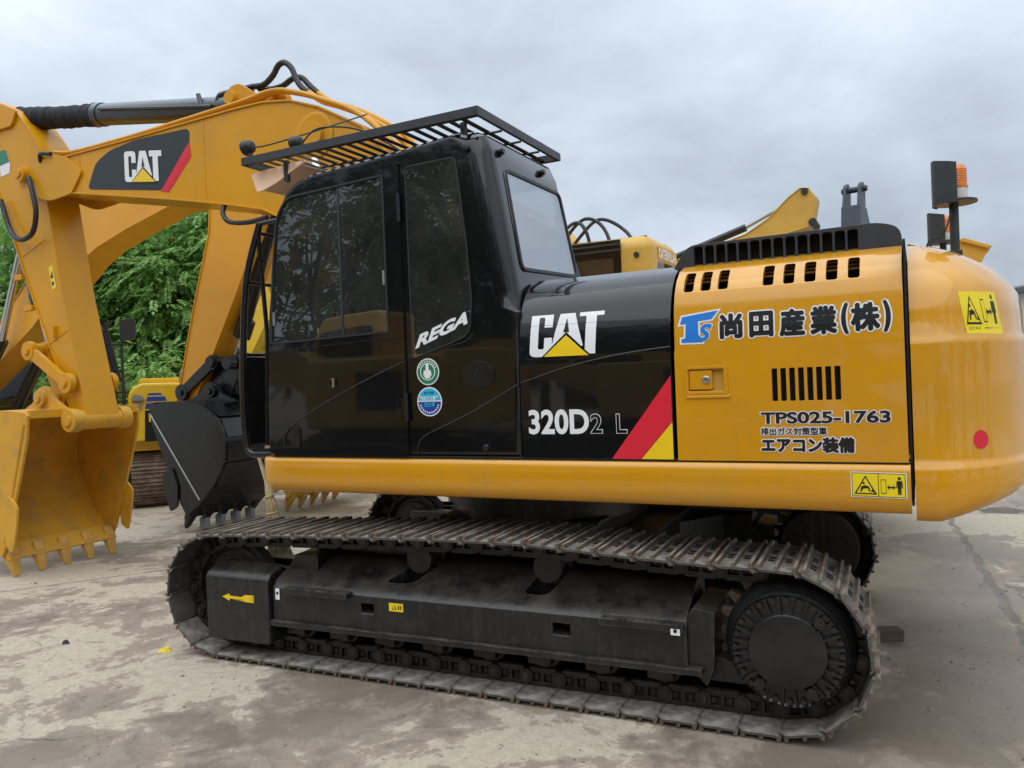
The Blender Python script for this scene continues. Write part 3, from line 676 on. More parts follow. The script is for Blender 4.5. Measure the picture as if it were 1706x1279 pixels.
# two beacons on posts, each behind a curved guard
def beacon(v, dz=0.):
    p = U(MB().cyl((-2.66, v, 2.30), (-2.66, v, 2.57+dz), .021, n=14).box((-2.69, v-.03, 2.30), (-2.63, v+.03, 2.335)), 'beacon_post', 'rack', .004)
    z0 = 2.562+dz
    MB().lathe([(.001, z0), (.098, z0), (.098, z0+.012), (.001, z0+.012)], (-2.665, v, 0), 'z', 32).build('beacon_plate', 'rack', p, .002)
    sec = []
    for k in range(15):
        t = math.radians(-40+135*k/14); c, s_ = math.cos(t), math.sin(t)
        zt = 2.775+dz-.045*(abs(k-7)/7)**1.3*0 - .03*max(0, (k-7)/7)
        sec.append([(-2.665+.098*c, v+.098*s_, z0-.006), (-2.665+.098*c, v+.098*s_, zt), (-2.665+.094*c, v+.094*s_, zt), (-2.665+.094*c, v+.094*s_, z0-.006)])
    MB().loft(sec).build('beacon_guard', 'rack', p, smooth=40)
    MB().lathe([(.001, z0+.012), (.046, z0+.012), (.047, z0+.075), (.001, z0+.075)], (-2.675, v, 0), 'z', 28).build('beacon_base', 'offwhite', p, .003)
    pr = [(.001, z0+.072), (.050, z0+.072), (.050, z0+.082), (.046, z0+.084)]
    for k in range(10): pr += [(.0465, z0+.088+.008*k), (.0440, z0+.092+.008*k)]
    pr += [(.042, z0+.172), (.034, z0+.184), (.018, z0+.190), (.001, z0+.191)]
    MB().lathe(pr, (-2.675, v, 0), 'z', 28).build('beacon_lens', 'lens', p)
    MB().lathe([(.001, z0+.08), (.02, z0+.08), (.02, z0+.16), (.001, z0+.16)], (-2.675, v, 0), 'z', 12).build('beacon_bulb', 'lens', p)
    return p
bp_ = beacon(.90); beacon(-.90, .05)
MB().tube(smoothpts([(-2.65, .93, 2.55), (-2.63, .95, 2.46), (-2.60, .94, 2.41), (-2.555, .93, 2.40), (-2.535, .92, 2.36)], 6), .004, 6).build('beacon_cable', 'rubber', bp_)

# --- cab
CABO = [(1.43, 1.352), (1.428, 1.70), (1.385, 2.30), (1.305, 2.83), (1.262, 2.985), (1.19, 3.09), (1.09, 3.150), (.95, 3.182), (.30, 3.215), (-.10, 3.250), (-.22, 3.258), (-.29, 3.225), (-.335, 3.12), (-.421, 2.60), (-.447, 2.44), (-.468, 2.31), (-.484, 2.225), (-.495, 2.175), (-.483, 1.352)]
rear = [1 if p[0] < -.15 and p[1] > 2.2 else 0 for p in CABO]
def cabsec(v, f, r): return [(a, v, b) for a, b in inset(CABO, [r if k else f for k in rear])]
cs = [cabsec(1.352, .040, .125), (cabsec(1.349, .020, .088)), cabsec(1.340, .009, .058), cabsec(1.322, .003, .030), cabsec(1.295, 0, .012), cabsec(1.25, 0, 0), cabsec(.38, 0, 0), cabsec(.30, .004, .03), cabsec(.28, .04, .08)]
inn = [[(a, v, b) for a, b in inset(CABO, .055)] for v in (1.31, .33)]
DOORW = rpoly([(1.352, 2.090), (.384, 2.112), (.384, 3.080), (.75, 3.066), (1.165, 3.052), (1.262, 2.93), (1.316, 2.56)], [.03, .012, .02, 0, .10, .06, 0], 4)
cuts = [MB().loft(inn),
        MB().prism(inset(DOORW, -.012), 1.1, 1.6),
        MB().prism(rpoly([(.21, 3.085), (-.115, 3.088), (-.165, 2.6), (-.185, 2.264), (-.165, 2.085), (.21, 1.965)], .02), 1.1, 1.6),
        MB().prism(rpoly([(1.17, 3.035), (.375, 3.04), (.335, 2.475), (1.19, 2.435)], .055, 5), -1.2, -.2, 'x'),
        MB().prism(rect(.40, 1.75, 1.24, 3.02, .05), 1.2, 1.6, 'x'),
        MB().prism(rpoly([(1.2, 1.9), (-.29, 2.2), (-.30, 3.12), (1.08, 3.10)], .04), .1, .5)]
cab = U(MB().loft(cs), 'cab', ['black'], cuts=cuts, smooth=30)
# glass of the cab body, with black rubber seals
def frame_strip(poly, w_, y0, y1):
    o = poly; i = inset(poly, w_); n = len(o); m = MB(); vs = []
    for y in (y0, y1): vs += [(a, y, b) for a, b in o] + [(a, y, b) for a, b in i]
    fs = []
    for k in range(n):
        j = (k+1) % n
        fs += [(k, j, n+j, n+k), (2*n+k, 3*n+k, 3*n+j, 2*n+j), (k, 2*n+k, 2*n+j, j), (n+k, n+j, 3*n+j, 3*n+k)]
    return m.add(vs, fs)
QW = rpoly([(.222, 3.095), (-.120, 3.098), (-.172, 2.6), (-.192, 2.264), (-.172, 2.068), (.222, 1.950)], [.02, .03, .03, .02, .06, .02])
MB().prism(QW, 1.345, 1.356).build('quarter_window', 'tint', cab)
frame_strip(QW, -.010, 1.343, 1.3585).build('window_seal', 'rubber', cab, .003)
RW = rpoly([(1.18, 3.045), (.365, 3.05), (.325, 2.465), (1.20, 2.425)], .06, 5)
ru = lambda z: -.335-(3.12-z)*.1654
rw_ = MB().prism(RW, -.002, .006, 'x'); rw_.v = [(x+ru(z), y, z) for x, y, z in rw_.v]; rw_.build('rear_window', 'film', cab)
fs_ = frame_strip(RW, .022, 0, 1)
fs_.v = [(ru(b)+.001-.012*y, a, b) for a, y, b in fs_.v]; fs_.build('window_seal', 'rubber', cab, .004)
MB().prism(rpoly([(1.2, 1.9), (-.29, 2.2), (-.30, 3.12), (1.08, 3.10)], .04), .30, .306).build('side_window', 'clear', cab)
MB().add([(1.418, .40, 1.75), (1.418, 1.24, 1.75), (1.268, 1.24, 3.02), (1.268, .40, 3.02), (1.412, .40, 1.75), (1.412, 1.24, 1.75), (1.262, 1.24, 3.02), (1.262, .40, 3.02)], [(0, 1, 2, 3), (7, 6, 5, 4), (0, 4, 5, 1), (1, 5, 6, 2), (2, 6, 7, 3), (3, 7, 4, 0)]).build('windscreen', 'clear', cab)
st = MB().box((-.05, .55, 1.55), (.5, 1.05, 1.80)).prism([(-.22, 1.75), (-.02, 1.75), (-.08, 2.45), (-.22, 2.45)], .57, 1.03).box((-.2, .66, 2.46), (-.12, .94, 2.68)).build('operator_seat', 'rubber', cab, .05, seg=3)
MB().box((-.05, .42, 1.5), (.75, .54, 1.9)).box((-.05, 1.07, 1.5), (.75, 1.17, 1.9)).cyl((.70, .48, 1.9), (.74, .48, 2.12), .02).cyl((.70, 1.12, 1.9), (.74, 1.12, 2.12), .02).build('console', 'rubber', cab, .02)
# door
DOOR = rpoly([(1.398, 1.362), (1.394, 1.70), (1.352, 2.30), (1.270, 2.84), (1.226, 2.98), (1.13, 3.075), (.95, 3.118), (.272, 3.142), (.276, 1.362)], [.03, 0, 0, .1, .08, .08, .05, .02, .02], 4)
door = U(MB().prism(DOOR, 1.350, 1.366), 'cab_door', ['black'], .005, cuts=[MB().prism(DOORW, 1.2, 1.5)], seg=2)
MB().prism(inset(DOORW, .002), 1.352, 1.358).build('door_window', 'tint', door)
frame_strip(DOORW, .013, 1.354, 1.3705).build('window_seal', 'rubber', door, .004)
MB().box((.738, 1.353, 2.10), (.752, 1.363, 3.062)).build('sliding_pane_edge', 'rack', door, .002)
for u, z in ((1.318, 2.26), (.41, 2.45)): MB().box((u-.008, 1.358, z-.045), (u+.008, 1.368, z+.045)).build('pane_latch', 'galv', door, .003)
MB().prism([(1.38, 2.040), (.285, 2.075), (.285, 2.083), (1.38, 2.048)], 1.364, 1.369).build('door_crease', 'black', door, .002)
hd = frame_strip(rpoly([(1.265, 1.405), (1.13, 1.405), (1.118, 1.53), (1.16, 1.565), (1.215, 1.54), (1.262, 1.49)], .015), .012, 1.362, 1.374).build('handle_surround', 'satin', door, .003)
MB().box((1.14, 1.364, 1.42), (1.205, 1.372, 1.535)).build('door_handle', 'satin', hd, .01)
MB().tube([(.845, 1.364, 1.845), (.82, 1.385, 1.845), (.82, 1.385, 1.795), (.845, 1.364, 1.795)], .007, 8).build('door_hook', 'steel', door)
for z in (2.86, 1.655):
    h = U(MB().box((.345, 1.362, z-.05), (.285, 1.374, z+.05)) if z < 2 else MB().box((.30, 1.364, z-.05), (.285, 1.372, z+.05)), 'door_hinge', 'black', .003)
    MB().cyl((.272, 1.374, z-.085), (.272, 1.374, z+.085), .011, n=12).build('hinge_pin', 'satin', h)
# pressed feature lines on door and body
def ridge(pts, s, name, parent=None, r=.006, mats='black', n=8):
    P = smoothpts([(a, s(a, b), b) for a, b in pts], 8)
    q = MB().tube(P, r, n); return U(q, name, mats, smooth=60) if parent is None else q.build(name, mats, parent, smooth=60)
ridge([(1.36, 1.50), (1.345, 1.455), (1.32, 1.452), (1.137, 1.584), (.70, 1.78), (.285, 1.93)], lambda u, z: 1.366, 'feature_line', door, .005)
ridge([(.262, 1.942), (.05, 1.99), (-.14, 2.028), (-.20, 2.075)], lambda u, z: 1.352, 'feature_line', cab, .004)
ridge([(.215, 1.365), (.21, 1.43), (.15, 1.485), (-.05, 1.565), (-.224, 1.640), (-.475, 1.765)], lambda u, z: 1.352, 'feature_line', cab, .006)
ridge([(-.492, 1.772), (-.75, 1.845), (-1.0, 1.893), (-1.2, 1.918), (-1.355, 1.93)], lambda u, z: hsurf(u, z), 'feature_line', hood, .005)
for (u, v, z, ax) in ((-.205, 1.345, 3.135, 1), (-.337, 1.19, 3.135, 0), (-.337, .62, 3.135, 0)):
    q = Vector((u, v, z)); dv = Vector((0, .028, 0)) if ax else Vector((-.028, 0, 0))
    MB().tube([q-dv*.3, q+dv*.5], .026, 16).tube([q+dv*.4, q+dv], .018, 6).build('roof_bolt', 'black', cab, .003)
ov = MB().prism(circ(-.222, 1.832, .108, 32, .078), 1.350, 1.358).build('lock_cover', 'satin', cab, .004)
MB().box((-.25, 1.356, 1.824), (-.194, 1.361, 1.84)).box((-.230, 1.356, 1.805), (-.214, 1.361, 1.859)).build('cross_slot', 'dark', ov)
MB().lathe([(.001, 1.35), (.022, 1.35), (.018, 1.372), (.010, 1.376), (.001, 1.376)], (-.262, 0, 1.41), n=20).build('side_lamp', 'satin', cab)
# front guard frame, seen almost edge-on
gp = MB()
for v in (1.17, .50):
    P = smoothpts([(1.70-.10, v, 2.96), (1.74, v, 2.60), (1.80, v, 2.15), (1.825, v, 1.70), (1.81, v, 1.42), (1.77, v, 1.345), (1.66, v, 1.335), (1.44, v, 1.34)], 5)
    gp.tube(P, .024, 10)
gp.tube([(1.60, 1.17, 2.96), (1.44, 1.17, 2.965), (1.27, 1.17, 2.955)], .017, 8)
for z, u in ((2.90, 1.63), (2.56, 1.745), (2.05, 1.81), (1.93, 1.815), (1.62, 1.825), (1.47, 1.815)): gp.tube([(u, 1.17, z), (u, .50, z)], .013, 8)
fg = U(gp, 'front_guard', 'satin')
mb = MB().box((1.795, .80, 1.40), (1.812, 1.16, 2.03)); mb.build('guard_plate', 'satin', fg, .004)
MB().tube([(1.62, 1.17, 2.94), (1.62, 1.12, 2.20), (1.66, 1.12, 1.4)], .016, 8).build('guard_strut', 'satin', fg)
# card sun visor, and the roof rack with slats
U(MB().loft([[(u, v, z) for v, z in ((1.30, b), (.60, b+.02), (.60, b+.03), (1.30, b+.008))] for u, b in ((1.08, 3.262), (1.24, 3.255), (1.38, 3.225), (1.50, 3.165))]).loft([[(u, v, z) for v, z in ((1.30, a), (1.285, b), (1.295, b), (1.312, a))] for u, a, b in ((1.05, 3.272, 3.292), (1.17, 3.225, 3.290), (1.30, 3.172, 3.284), (1.42, 3.140, 3.280), (1.47, 3.138, 3.276), (1.52, 3.26, 3.272))]), 'sun_visor', 'peach', .003)
RZ = 3.30
rk = MB()
for v in (1.396, .254): rk.box((-.306, v-.012, RZ), (1.496, v+.012, RZ+.052)).box((-.306, v-.03 if v > 1 else v, RZ), (1.496, v if v > 1 else v+.03, RZ+.006))
for u in (-.306, 1.496): rk.box((u-.012, .242, RZ), (u+.012, 1.408, RZ+.052))
rack = U(rk, 'roof_rack', 'rack', .003)
for k in range(20):
    u = -.21+k*.084
    MB().box((u, .266, RZ+.008), (u+.038, 1.384, RZ+.012)).build('rack_slat', 'rack', rack)
for v in (1.08, .82, .55): MB().tube([(-.295, v, RZ-.004), (1.485, v, RZ-.004)], .008, 8).build('rack_rod', 'rack', rack)
for u in (-.16, 1.208):
    for v in (1.30, .34): MB().box((u-.015, v-.015, 3.17), (u+.015, v+.015, RZ+.01)).build('rack_post', 'rack', rack)
for (u, v, z) in ((1.50, 1.34, 3.385), (1.27, 1.12, 3.43)):
    l = MB().lathe([(.001, -.05), (.03, -.05), (.052, -.03), (.062, .01), (.066, .04), (.060, .05), (.001, .05)], (0, 0, 0), 'x', 28)
    o = l.build('work_lamp', 'rubber', EX, .003, rz=RB); o.matrix_basis = Matrix.Rotation(RB, 4, 'Z') @ Matrix.Translation((u, v, z+.055)) @ Matrix.Rotation(math.radians(8), 4, 'Y') @ Matrix.Scale(.8, 4)
    MB().lathe([(.001, .051), (.054, .051), (.054, .054), (.001, .054)], (0, 0, 0), 'x', 28).build('lamp_glass', 'galv', o)
    MB().box((-.015, -.02, -.105), (.015, .02, -.05)).build('lamp_bracket', 'rack', o, .003)
    c = [(u-.05, v, z+.05), (u-.10, v-.05, z+.06), (1.30, v-.35 if v > 1 else .5, z+.20), (1.30, .28, 3.92)] if v > 1.2 else [(u-.05, v, z+.05), (u-.16, v-.05, z+.14), (u-.30, .8, z+.17), (u-.5, .5, 3.46)]
    U(MB().tube(smoothpts(c, 8), .006, 6), 'lamp_cable', 'rubber')
# ------------------------------------------------------------ lettering of the main machine
def cat_logo(o, ex, ey, surf, parent, mk, lift=.0015, zc=()):
    """C A T in blocks with a triangle over the foot; o = lower left corner (u, z), ex/ey edge vectors"""
    T_ = lambda P: [(o[0]+ex[0]*x+ey[0]*y, o[1]+ex[1]*x+ey[1]*y) for x, y in P]
    C_ = rpoly([(.0, .0), (.31, .0), (.31, .40), (.20, .40), (.20, .16), (.115, .16), (.115, .84), (.195, .84), (.195, .62), (.31, .62), (.31, 1.), (.0, 1.)], [.10, .10, 0, 0, .035, .04, .04, .035, 0, 0, .10, .10], 4)
    A_ = [(.418, 1.), (.588, 1.), (.738, .20), (.60, .20), (.585, .33), (.43, .33), (.412, .20), (.305, .20)]
    TT = [(.672, 1.), (1., 1.), (1., .815), (.905, .815), (.905, .03), (.765, .03), (.765, .815), (.672, .815)]
    mb = MB()
    for P in (C_, A_, TT): layer(*poly2(T_(P)), surf, lift, mb, 0, zc)
    layer(*poly2(T_([(.503, .80), (.465, .50), (.545, .50)])), surf, lift*2, mb, 1, zc)
    layer(*poly2(T_([(.505, .50), (.865, -.02), (.165, -.02)])), surf, lift*2, mb, 1, zc)
    layer(*poly2(T_([(.505, .435), (.820, -.0), (.205, -.0)])), surf, lift*3, mb, 2, zc)
    return mb.build('logo', mk, parent)
zc = [1.95, 2.0, 2.05, 2.08, 2.12, 2.16]
cat_logo((-.553, 1.914), (-.432, -.004), (-.012, .262), hsurf, hood, ['white', 'black', 'vyel'], .0015, zc)
def text(name, s, o, ex, ey, surf, parent, layers, shear=0., base=.0, lift=.0015, zc=()):
    mb = MB(); mats = []
    for k, (m, off) in enumerate(layers):
        layer(*fitted(s, o, ex, ey, off, shear, base), surf, lift*(k+1), mb, k, zc); mats.append(m)
    return mb.build(name, mats, parent)
text('model_lettering', '320D', (-.533, 1.484), (-.362, 0), (0, .138), hsurf, hood, [('white', .030)], base=.03)
text('model_lettering', '2', (-.902, 1.487), (-.070, 0), (0, .108), hsurf, hood, [('white', .035), ('black', .012)], base=.035)
text('model_lettering', 'L', (-1.048, 1.487), (-.062, 0), (0, .106), hsurf, hood, [('white', .035), ('black', .012)], base=.035)
mb = MB()
layer(*poly2([(-1.352, 1.784), (-1.352, 1.548), (-1.178, 1.353), (-1.018, 1.353)]), hsurf, .0015, mb, 0)
layer(*poly2([(-1.352, 1.545), (-1.352, 1.353), (-1.181, 1.353)]), hsurf, .0015, mb, 1)
mb.build('stripe_decal', ['red', 'vyel'], hood)
# company name on the engine door
mb = MB()
def off_poly(P, d): return inset(P, -d)
Tp = [(-1.418, 2.078), (-1.600, 2.100), (-1.566, 2.058), (-1.498, 2.052), (-1.500, 1.966), (-1.520, 1.964), (-1.520, 1.945), (-1.412, 1.947), (-1.412, 1.966), (-1.432, 1.968), (-1.436, 2.042), (-1.405, 2.040)]
layer(*poly2(off_poly(Tp, .009)), dsurf, .0012, mb, 0, ZC)
layer(*fitted('S', (-1.490, 1.949), (-.072, .0), (-.008, .088), .075, .25, .04), dsurf, .0018, mb, 0, ZC)
layer(*poly2(Tp), dsurf, .0028, mb, 1, ZC)
layer(*fitted('S', (-1.490, 1.949), (-.072, .0), (-.008, .088), .04, .25, .04), dsurf, .0040, mb, 1, ZC)
mb.build('company_emblem', ['white', 'blue'], edoor)
def kanji(name, s_, o, ex, ey, rw, rb, parent=None, n=10):
    mb = MB()
    for k, q in enumerate(fat(s_, o, ex, ey, rw, n)): layer(*q, dsurf, .0010+.00008*k, mb, 0, ZC)
    for k, q in enumerate(fat(s_, o, ex, ey, rb, 8)): layer(*q, dsurf, .0028+.00008*k, mb, 1, ZC)
    return mb.build(name, ['white', 'ink'], edoor)
for s, u0, u1, z0, z1 in (('尚', -1.612, -1.712, 1.960, 2.074), ('田', -1.756, -1.858, 1.960, 2.074), ('産', -1.897, -2.003, 1.955, 2.076), ('業', -2.037, -2.145, 1.955, 2.078), ('(', -2.174, -2.194, 1.95, 2.084), ('株', -2.215, -2.328, 1.960, 2.080), (')', -2.352, -2.372, 1.95, 2.084)):
    kanji('company_name', s, (u0, z0), (u1-u0, 0), (0, z1-z0), .0135, .0062)
text('serial_lettering', 'TPS025-1763', (-1.792, 1.530), (-.570, 0), (0, .058), dsurf, edoor, [('white', .075), ('ink', .032)], base=.03)
kanji('notice_lettering', '排出ガス対策型車', (-1.791, 1.476), (-.298, 0), (0, .036), .0050, .0011)
kanji('notice_lettering', 'エアコン装備', (-1.793, 1.394), (-.412, 0), (0, .068), .0088, .0040)
# warning label on the skirt
def pict_warning(o, ex, ey, surf, parent, txt=None, border=True, ucuts=()):
    T_ = lambda P: [(o[0]+ex[0]*x+ey[0]*y, o[1]+ex[1]*x+ey[1]*y) for x, y in P]
    mb = MB(); L_ = lambda P, k, mi: layer(*poly2(T_(P)), surf, .0014*k, mb, mi, (1.95, 1.98, 2.0, 2.03, 2.06, 2.09, 2.12), ucuts)
    if border:
        L_(rect(0, 0, 1, 1), 1, 0); L_(rect(.02, .035, .98, .965), 2, 1); L_(rect(.033, .06, .493, .94), 3, 2); L_(rect(.507, .06, .967, .94), 3, 2); k0 = 4
        y0, hh = .13, .74
    else:
        L_(rect(0, 0, 1, 1), 1, 2); k0 = 2; y0, hh = .22, .68
    L_([(.06, y0), (.27, y0+hh), (.47, y0)], k0, 1); L_([(.105, y0+.05), (.27, y0+hh*.88), (.425, y0+.05)], k0+1, 2)
    for P in ([(.17, y0+.10), (.19, y0+.30), (.26, y0+.36), (.33, y0+.30), (.36, y0+.12), (.33, y0+.12), (.31, y0+.24), (.22, y0+.22), (.20, y0+.10)], [(.36, y0+.10), (.39, y0+.20), (.42, y0+.10)], circ(.235, y0+.44, .022, 10, .045)): L_(P, k0+2, 1)
    L_(rect(.545, y0+.05, .635, y0+.60), k0, 1); L_(rect(.553, y0+.08, .627, y0+.57), k0+1, 2)
    L_([(.655, y0+.30), (.69, y0+.40), (.69, y0+.33), (.765, y0+.33), (.765, y0+.40), (.80, y0+.30), (.765, y0+.20), (.765, y0+.27), (.69, y0+.27), (.69, y0+.20)], k0, 1)
    L_(circ(.872, y0+.66, .028, 14, .06), k0, 1)
    L_([(.822, y0+.56), (.922, y0+.56), (.930, y0+.28), (.912, y0+.28), (.902, y0+.46), (.902, y0+.02), (.878, y0+.02), (.874, y0+.27), (.868, y0+.02), (.842, y0+.02), (.842, y0+.46), (.832, y0+.28), (.814, y0+.28)], k0, 1)
    if txt:
        for s, x0, x1 in txt:
            layer(*fitted(s, T_([(x0, .06)])[0], (ex[0]*(x1-x0), ex[1]*(x1-x0)), (ey[0]*.10, ey[1]*.10), .004), surf, .0042, mb, 1, (), ucuts)
    return mb.build('warning_label', ['white', 'ink', 'wyel'], parent)
pict_warning((-2.186, 1.192), (-.232, -.004), (0, .116), lambda u, z: 1.372, sk)
pict_warning((-2.678, 1.918), (-.150, -.006), (.030, .192), cwsurf, cw, (('はさまれ', .10, .42), ('旋回内立入禁止', .52, .97)), False, sorted(set(round(p[0]+.0, 4) for z in (1.92, 2.0, 2.1) for p in cwline(z) if -2.9 < p[0] < -2.6)))
mb = MB(); layer(*poly2(circ(-2.718, 1.446, .030, 28, .042)), cwsurf, .002, mb, 0, (), [-2.70, -2.718, -2.735]); mb.build('reflector_dot', 'red', cw)
# cab badge, round stickers
S3 = lambda u, z: 1.3565
text('badge_lettering', 'REGA', (.205, 2.000), (-.372, .130), (.0, .075), S3, cab, [('white', .045)], shear=.35, base=.045)
mb = MB(); S4 = lambda u, z: 1.352; c0 = (.124, 1.862)
for r, mi, k in ((.080, 0, 1), (.073, 1, 2), (.053, 0, 3), (.047, 1, 4)): layer(*poly2(circ(*c0, r, 32)), S4, .0012*k, mb, mi)
H_ = [(-.006, .030), (.005, .030), (.006, .006), (.014, .004), (.017, -.010), (.008, -.024), (-.008, -.024), (-.017, -.012), (-.016, .002), (-.010, .006), (-.007, .004)]
layer(*poly2([(c0[0]-x*1.7, c0[1]+y*1.7) for x, y in H_]), S4, .006, mb, 0)
for k in range(9):
    t = math.radians(25+130*k/8); x, z = c0[0]+.063*math.cos(t), c0[1]+.063*math.sin(t)
    layer(*poly2(circ(x, z, .0055, 6)), S4, .0036, mb, 0)
mb.build('round_sticker', ['white', 'green'], cab)
mb = MB(); c0 = (.120, 1.683)
layer(*poly2(circ(*c0, .088, 36)), S4, .0012, mb, 0)
layer(*poly2([p for p in circ(*c0, .080, 64) if p[1] > c0[1]+.004]), S4, .0024, mb, 1)
layer(*poly2([p for p in circ(*c0, .080, 64) if p[1] < c0[1]+.002]), S4, .0024, mb, 2)
for s, w_, z0, h, mi in (('排出ガス基準', .130, .010, .025, 0), ('適合車', .074, -.030, .027, 1), ('国土交通省', .068, .046, .014, 2)):
    layer(*fitted(s, (c0[0]+w_/2, c0[1]+z0), (-w_, 0), (0, h), .02), S4, .0036, mb, mi)
for k in range(11):
    t = math.radians(200+140*k/10); layer(*poly2(circ(c0[0]+.066*math.cos(t), c0[1]+.066*math.sin(t), .0055, 6)), S4, .0036, mb, 0)
mb.build('round_sticker', ['white', 'cyan', 'navy'], cab)
# ------------------------------------------------------------ boom, stick, bucket of the main machine (u forward, z up)
def plate_beam(top, bot, w_, th, m, fl=.016, ext=.016):
    """box beam: two side plates and proud top and bottom flanges along open outlines top, bot (same direction)"""
    m.prism(top+bot[::-1], -w_, w_)
    for P in (top, bot):
        for a, b in zip(P, P[1:]): pass
        n = []
        for i in range(len(P)):
            d = (Vector(P[min(i+1, len(P)-1)])-Vector(P[max(i-1, 0)])).normalized(); n.append(Vector((-d.y, d.x)))
        m.loft([[(p[0]+q.x*t, y, p[1]+q.y*t) for y, t in ((-w_-ext, -fl/2), (w_+ext, -fl/2), (w_+ext, fl/2), (-w_-ext, fl/2))] for p, q in zip(P, n)])
    return m
BT = [(5.50, 4.225), (5.13, 4.215), (4.22, 4.222), (3.40, 4.235), (2.75, 4.245), (2.40, 4.240), (2.10, 4.195), (1.80, 4.085), (1.375, 3.85), (1.0, 3.45), (.62, 2.85), (.30, 2.25), (.12, 1.86)]
BB = [(5.55, 3.95), (4.97, 3.838), (4.3, 3.715), (3.5, 3.565), (2.80, 3.42), (2.45, 3.335), (2.15, 3.19), (1.85, 2.95), (1.5, 2.60), (1.1, 2.15), (.7, 1.75), (.45, 1.50), (.30, 1.40)]
bo = plate_beam(BT, BB, .25, 0, MB())
boom = U(bo, 'boom', 'boom', .004)
nose = rpoly([(5.80, 4.26), (5.62, 4.30), (5.05, 4.215), (4.80, 4.03), (4.98, 3.83), (5.35, 3.80), (5.84, 3.99)], [.14, .05, .02, .05, .03, .1, .1], 4)
for s_ in (1, -1): MB().prism(nose, s_*.252, s_*.275).build('boom_nose', 'boom', boom, .004)
MB().cyl((5.72, -.34, 4.13), (5.72, .34, 4.13), .085, n=24).cyl((5.72, -.36, 4.13), (5.72, .36, 4.13), .045, n=20).build('boom_pin', 'boom', boom, .006)
for s_ in (1, -1): MB().prism(rpoly([(2.86, 4.23), (2.92, 4.50), (2.78, 4.52), (2.55, 4.36), (2.35, 4.23)], [0, .09, .09, .05, 0], 4), s_*.11, s_*.15).build('cylinder_bracket', 'boom', boom, .006)
MB().cyl((2.86, -.2, 4.39), (2.86, .2, 4.39), .06).build('cylinder_pin', 'boom', boom, .006)
MB().prism(rpoly([(2.50, 4.23), (2.46, 4.36), (2.38, 4.415), (2.29, 4.36), (2.24, 4.22)], .06, 4), .04, .12).cyl((2.375, -.02, 4.345), (2.375, .16, 4.345), .035).build('lifting_eye', 'boom', boom, .006)
# boss for the boom cylinder rod, seen as a ring on the side plate
MB().lathe([(.001, .25), (.19, .25), (.19, .262), (.165, .268), (.14, .262), (.001, .262)], (1.85, 0, 3.86), n=48).lathe([(.001, .25), (.10, .25), (.10, .30), (.001, .30)], (1.85, 0, 3.86)).build('cylinder_boss', 'boom', boom, .003)
for u, z0, z1 in ((4.86, 3.83, 4.20), (3.13, 3.505, 4.225)): MB().box((u-.006, .249, z0), (u+.006, .2535, z1)).build('weld_seam', 'boom', boom, .002)
mb = MB(); sb = lambda u, z: .25
DC = rpoly([(4.725, 3.70), (4.72, 3.86), (4.58, 4.00), (4.30, 4.115), (3.92, 4.165), (3.30, 4.158), (3.285, 4.01), (3.60, 3.66), (4.70, 3.672)], [.04, .02, .08, .1, .1, .05, .03, 0, .03], 4)
DC = rpoly([(4.740, 3.865), (4.62, 4.075), (4.42, 4.165), (4.02, 4.205), (3.335, 4.185), (3.300, 4.150), (3.312, 4.005), (3.590, 3.662), (4.715, 3.835)], [.04, .06, .1, .1, .03, .02, .02, 0, .04], 4)
layer(*poly2(DC), sb, .002, mb, 0); layer(*poly2([(3.306, 4.02), (3.292, 3.925), (3.600, 3.648), (3.700, 3.668)]), sb, .003, mb, 1)
layer(*poly2([(3.312, 4.06), (3.306, 3.96), (3.62, 3.655), (3.705, 3.672)]), sb, .004, mb, 1)
mb.build('boom_decal', ['decal', 'red'], boom)
cat_logo((4.190, 3.828), (-.515, -.074), (.0, .292), (lambda u, z: .2545), boom, ['white', 'decal', 'vyel'], .0022, [3.78, 3.84, 3.9, 3.96, 4.02, 4.08])
# steel pipes along the boom top, hoses over the knee
for k, v in enumerate((.22, .16)):
    MB().tube(smoothpts([(5.30, v, 4.31), (5.0, v, 4.262), (4.2, v, 4.262+.01*k), (3.4, v, 4.285), (2.7, v, 4.31), (2.33, v, 4.335), (2.08, v, 4.275), (1.8, v, 4.16), (1.375, v, 3.93), (.9, v, 3.42), (.5, v, 2.75)], 5), .020, 8).build('hydraulic_pipe', 'boom', boom)
for v, dz in ((.02, 0), (-.10, .03)):
    MB().tube(smoothpts([(2.10, v, 4.335+dz), (1.95, v, 4.225+dz), (1.75, v, 4.14+dz), (1.5, v, 4.01+dz), (1.2, v, 3.80+dz), (.9, v, 3.48)], 5), .024, 8).build('hydraulic_pipe', 'boom', boom)
MB().tube(smoothpts([(2.72, .05, 4.50), (2.60, .03, 4.50), (2.50, .02, 4.56), (2.43, .02, 4.635), (2.355, .02, 4.645), (2.28, .02, 4.58), (2.23, .02, 4.47), (2.17, .02, 4.39), (2.10, .02, 4.335)], 6), .026, 10).build('hydraulic_hose', 'rubber', boom)
MB().tube(smoothpts([(2.72, -.03, 4.51), (2.60, -.05, 4.485), (2.48, -.08, 4.50), (2.36, -.09, 4.545), (2.27, -.10, 4.53), (2.20, -.10, 4.46), (2.10, -.10, 4.365)], 6), .026, 10).build('hydraulic_hose', 'rubber', boom)
MB().tube(smoothpts([(3.16, .08, 4.39), (3.13, .08, 4.43), (3.09, .08, 4.49), (3.0, .06, 4.505), (2.72, .05, 4.505)], 6), .022, 10).cyl((3.30, .1, 4.42), (3.34, .1, 4.54), .022).box((2.85, -.02, 4.46), (2.76, .1, 4.50)).build('hydraulic_hose', 'cyl', boom)
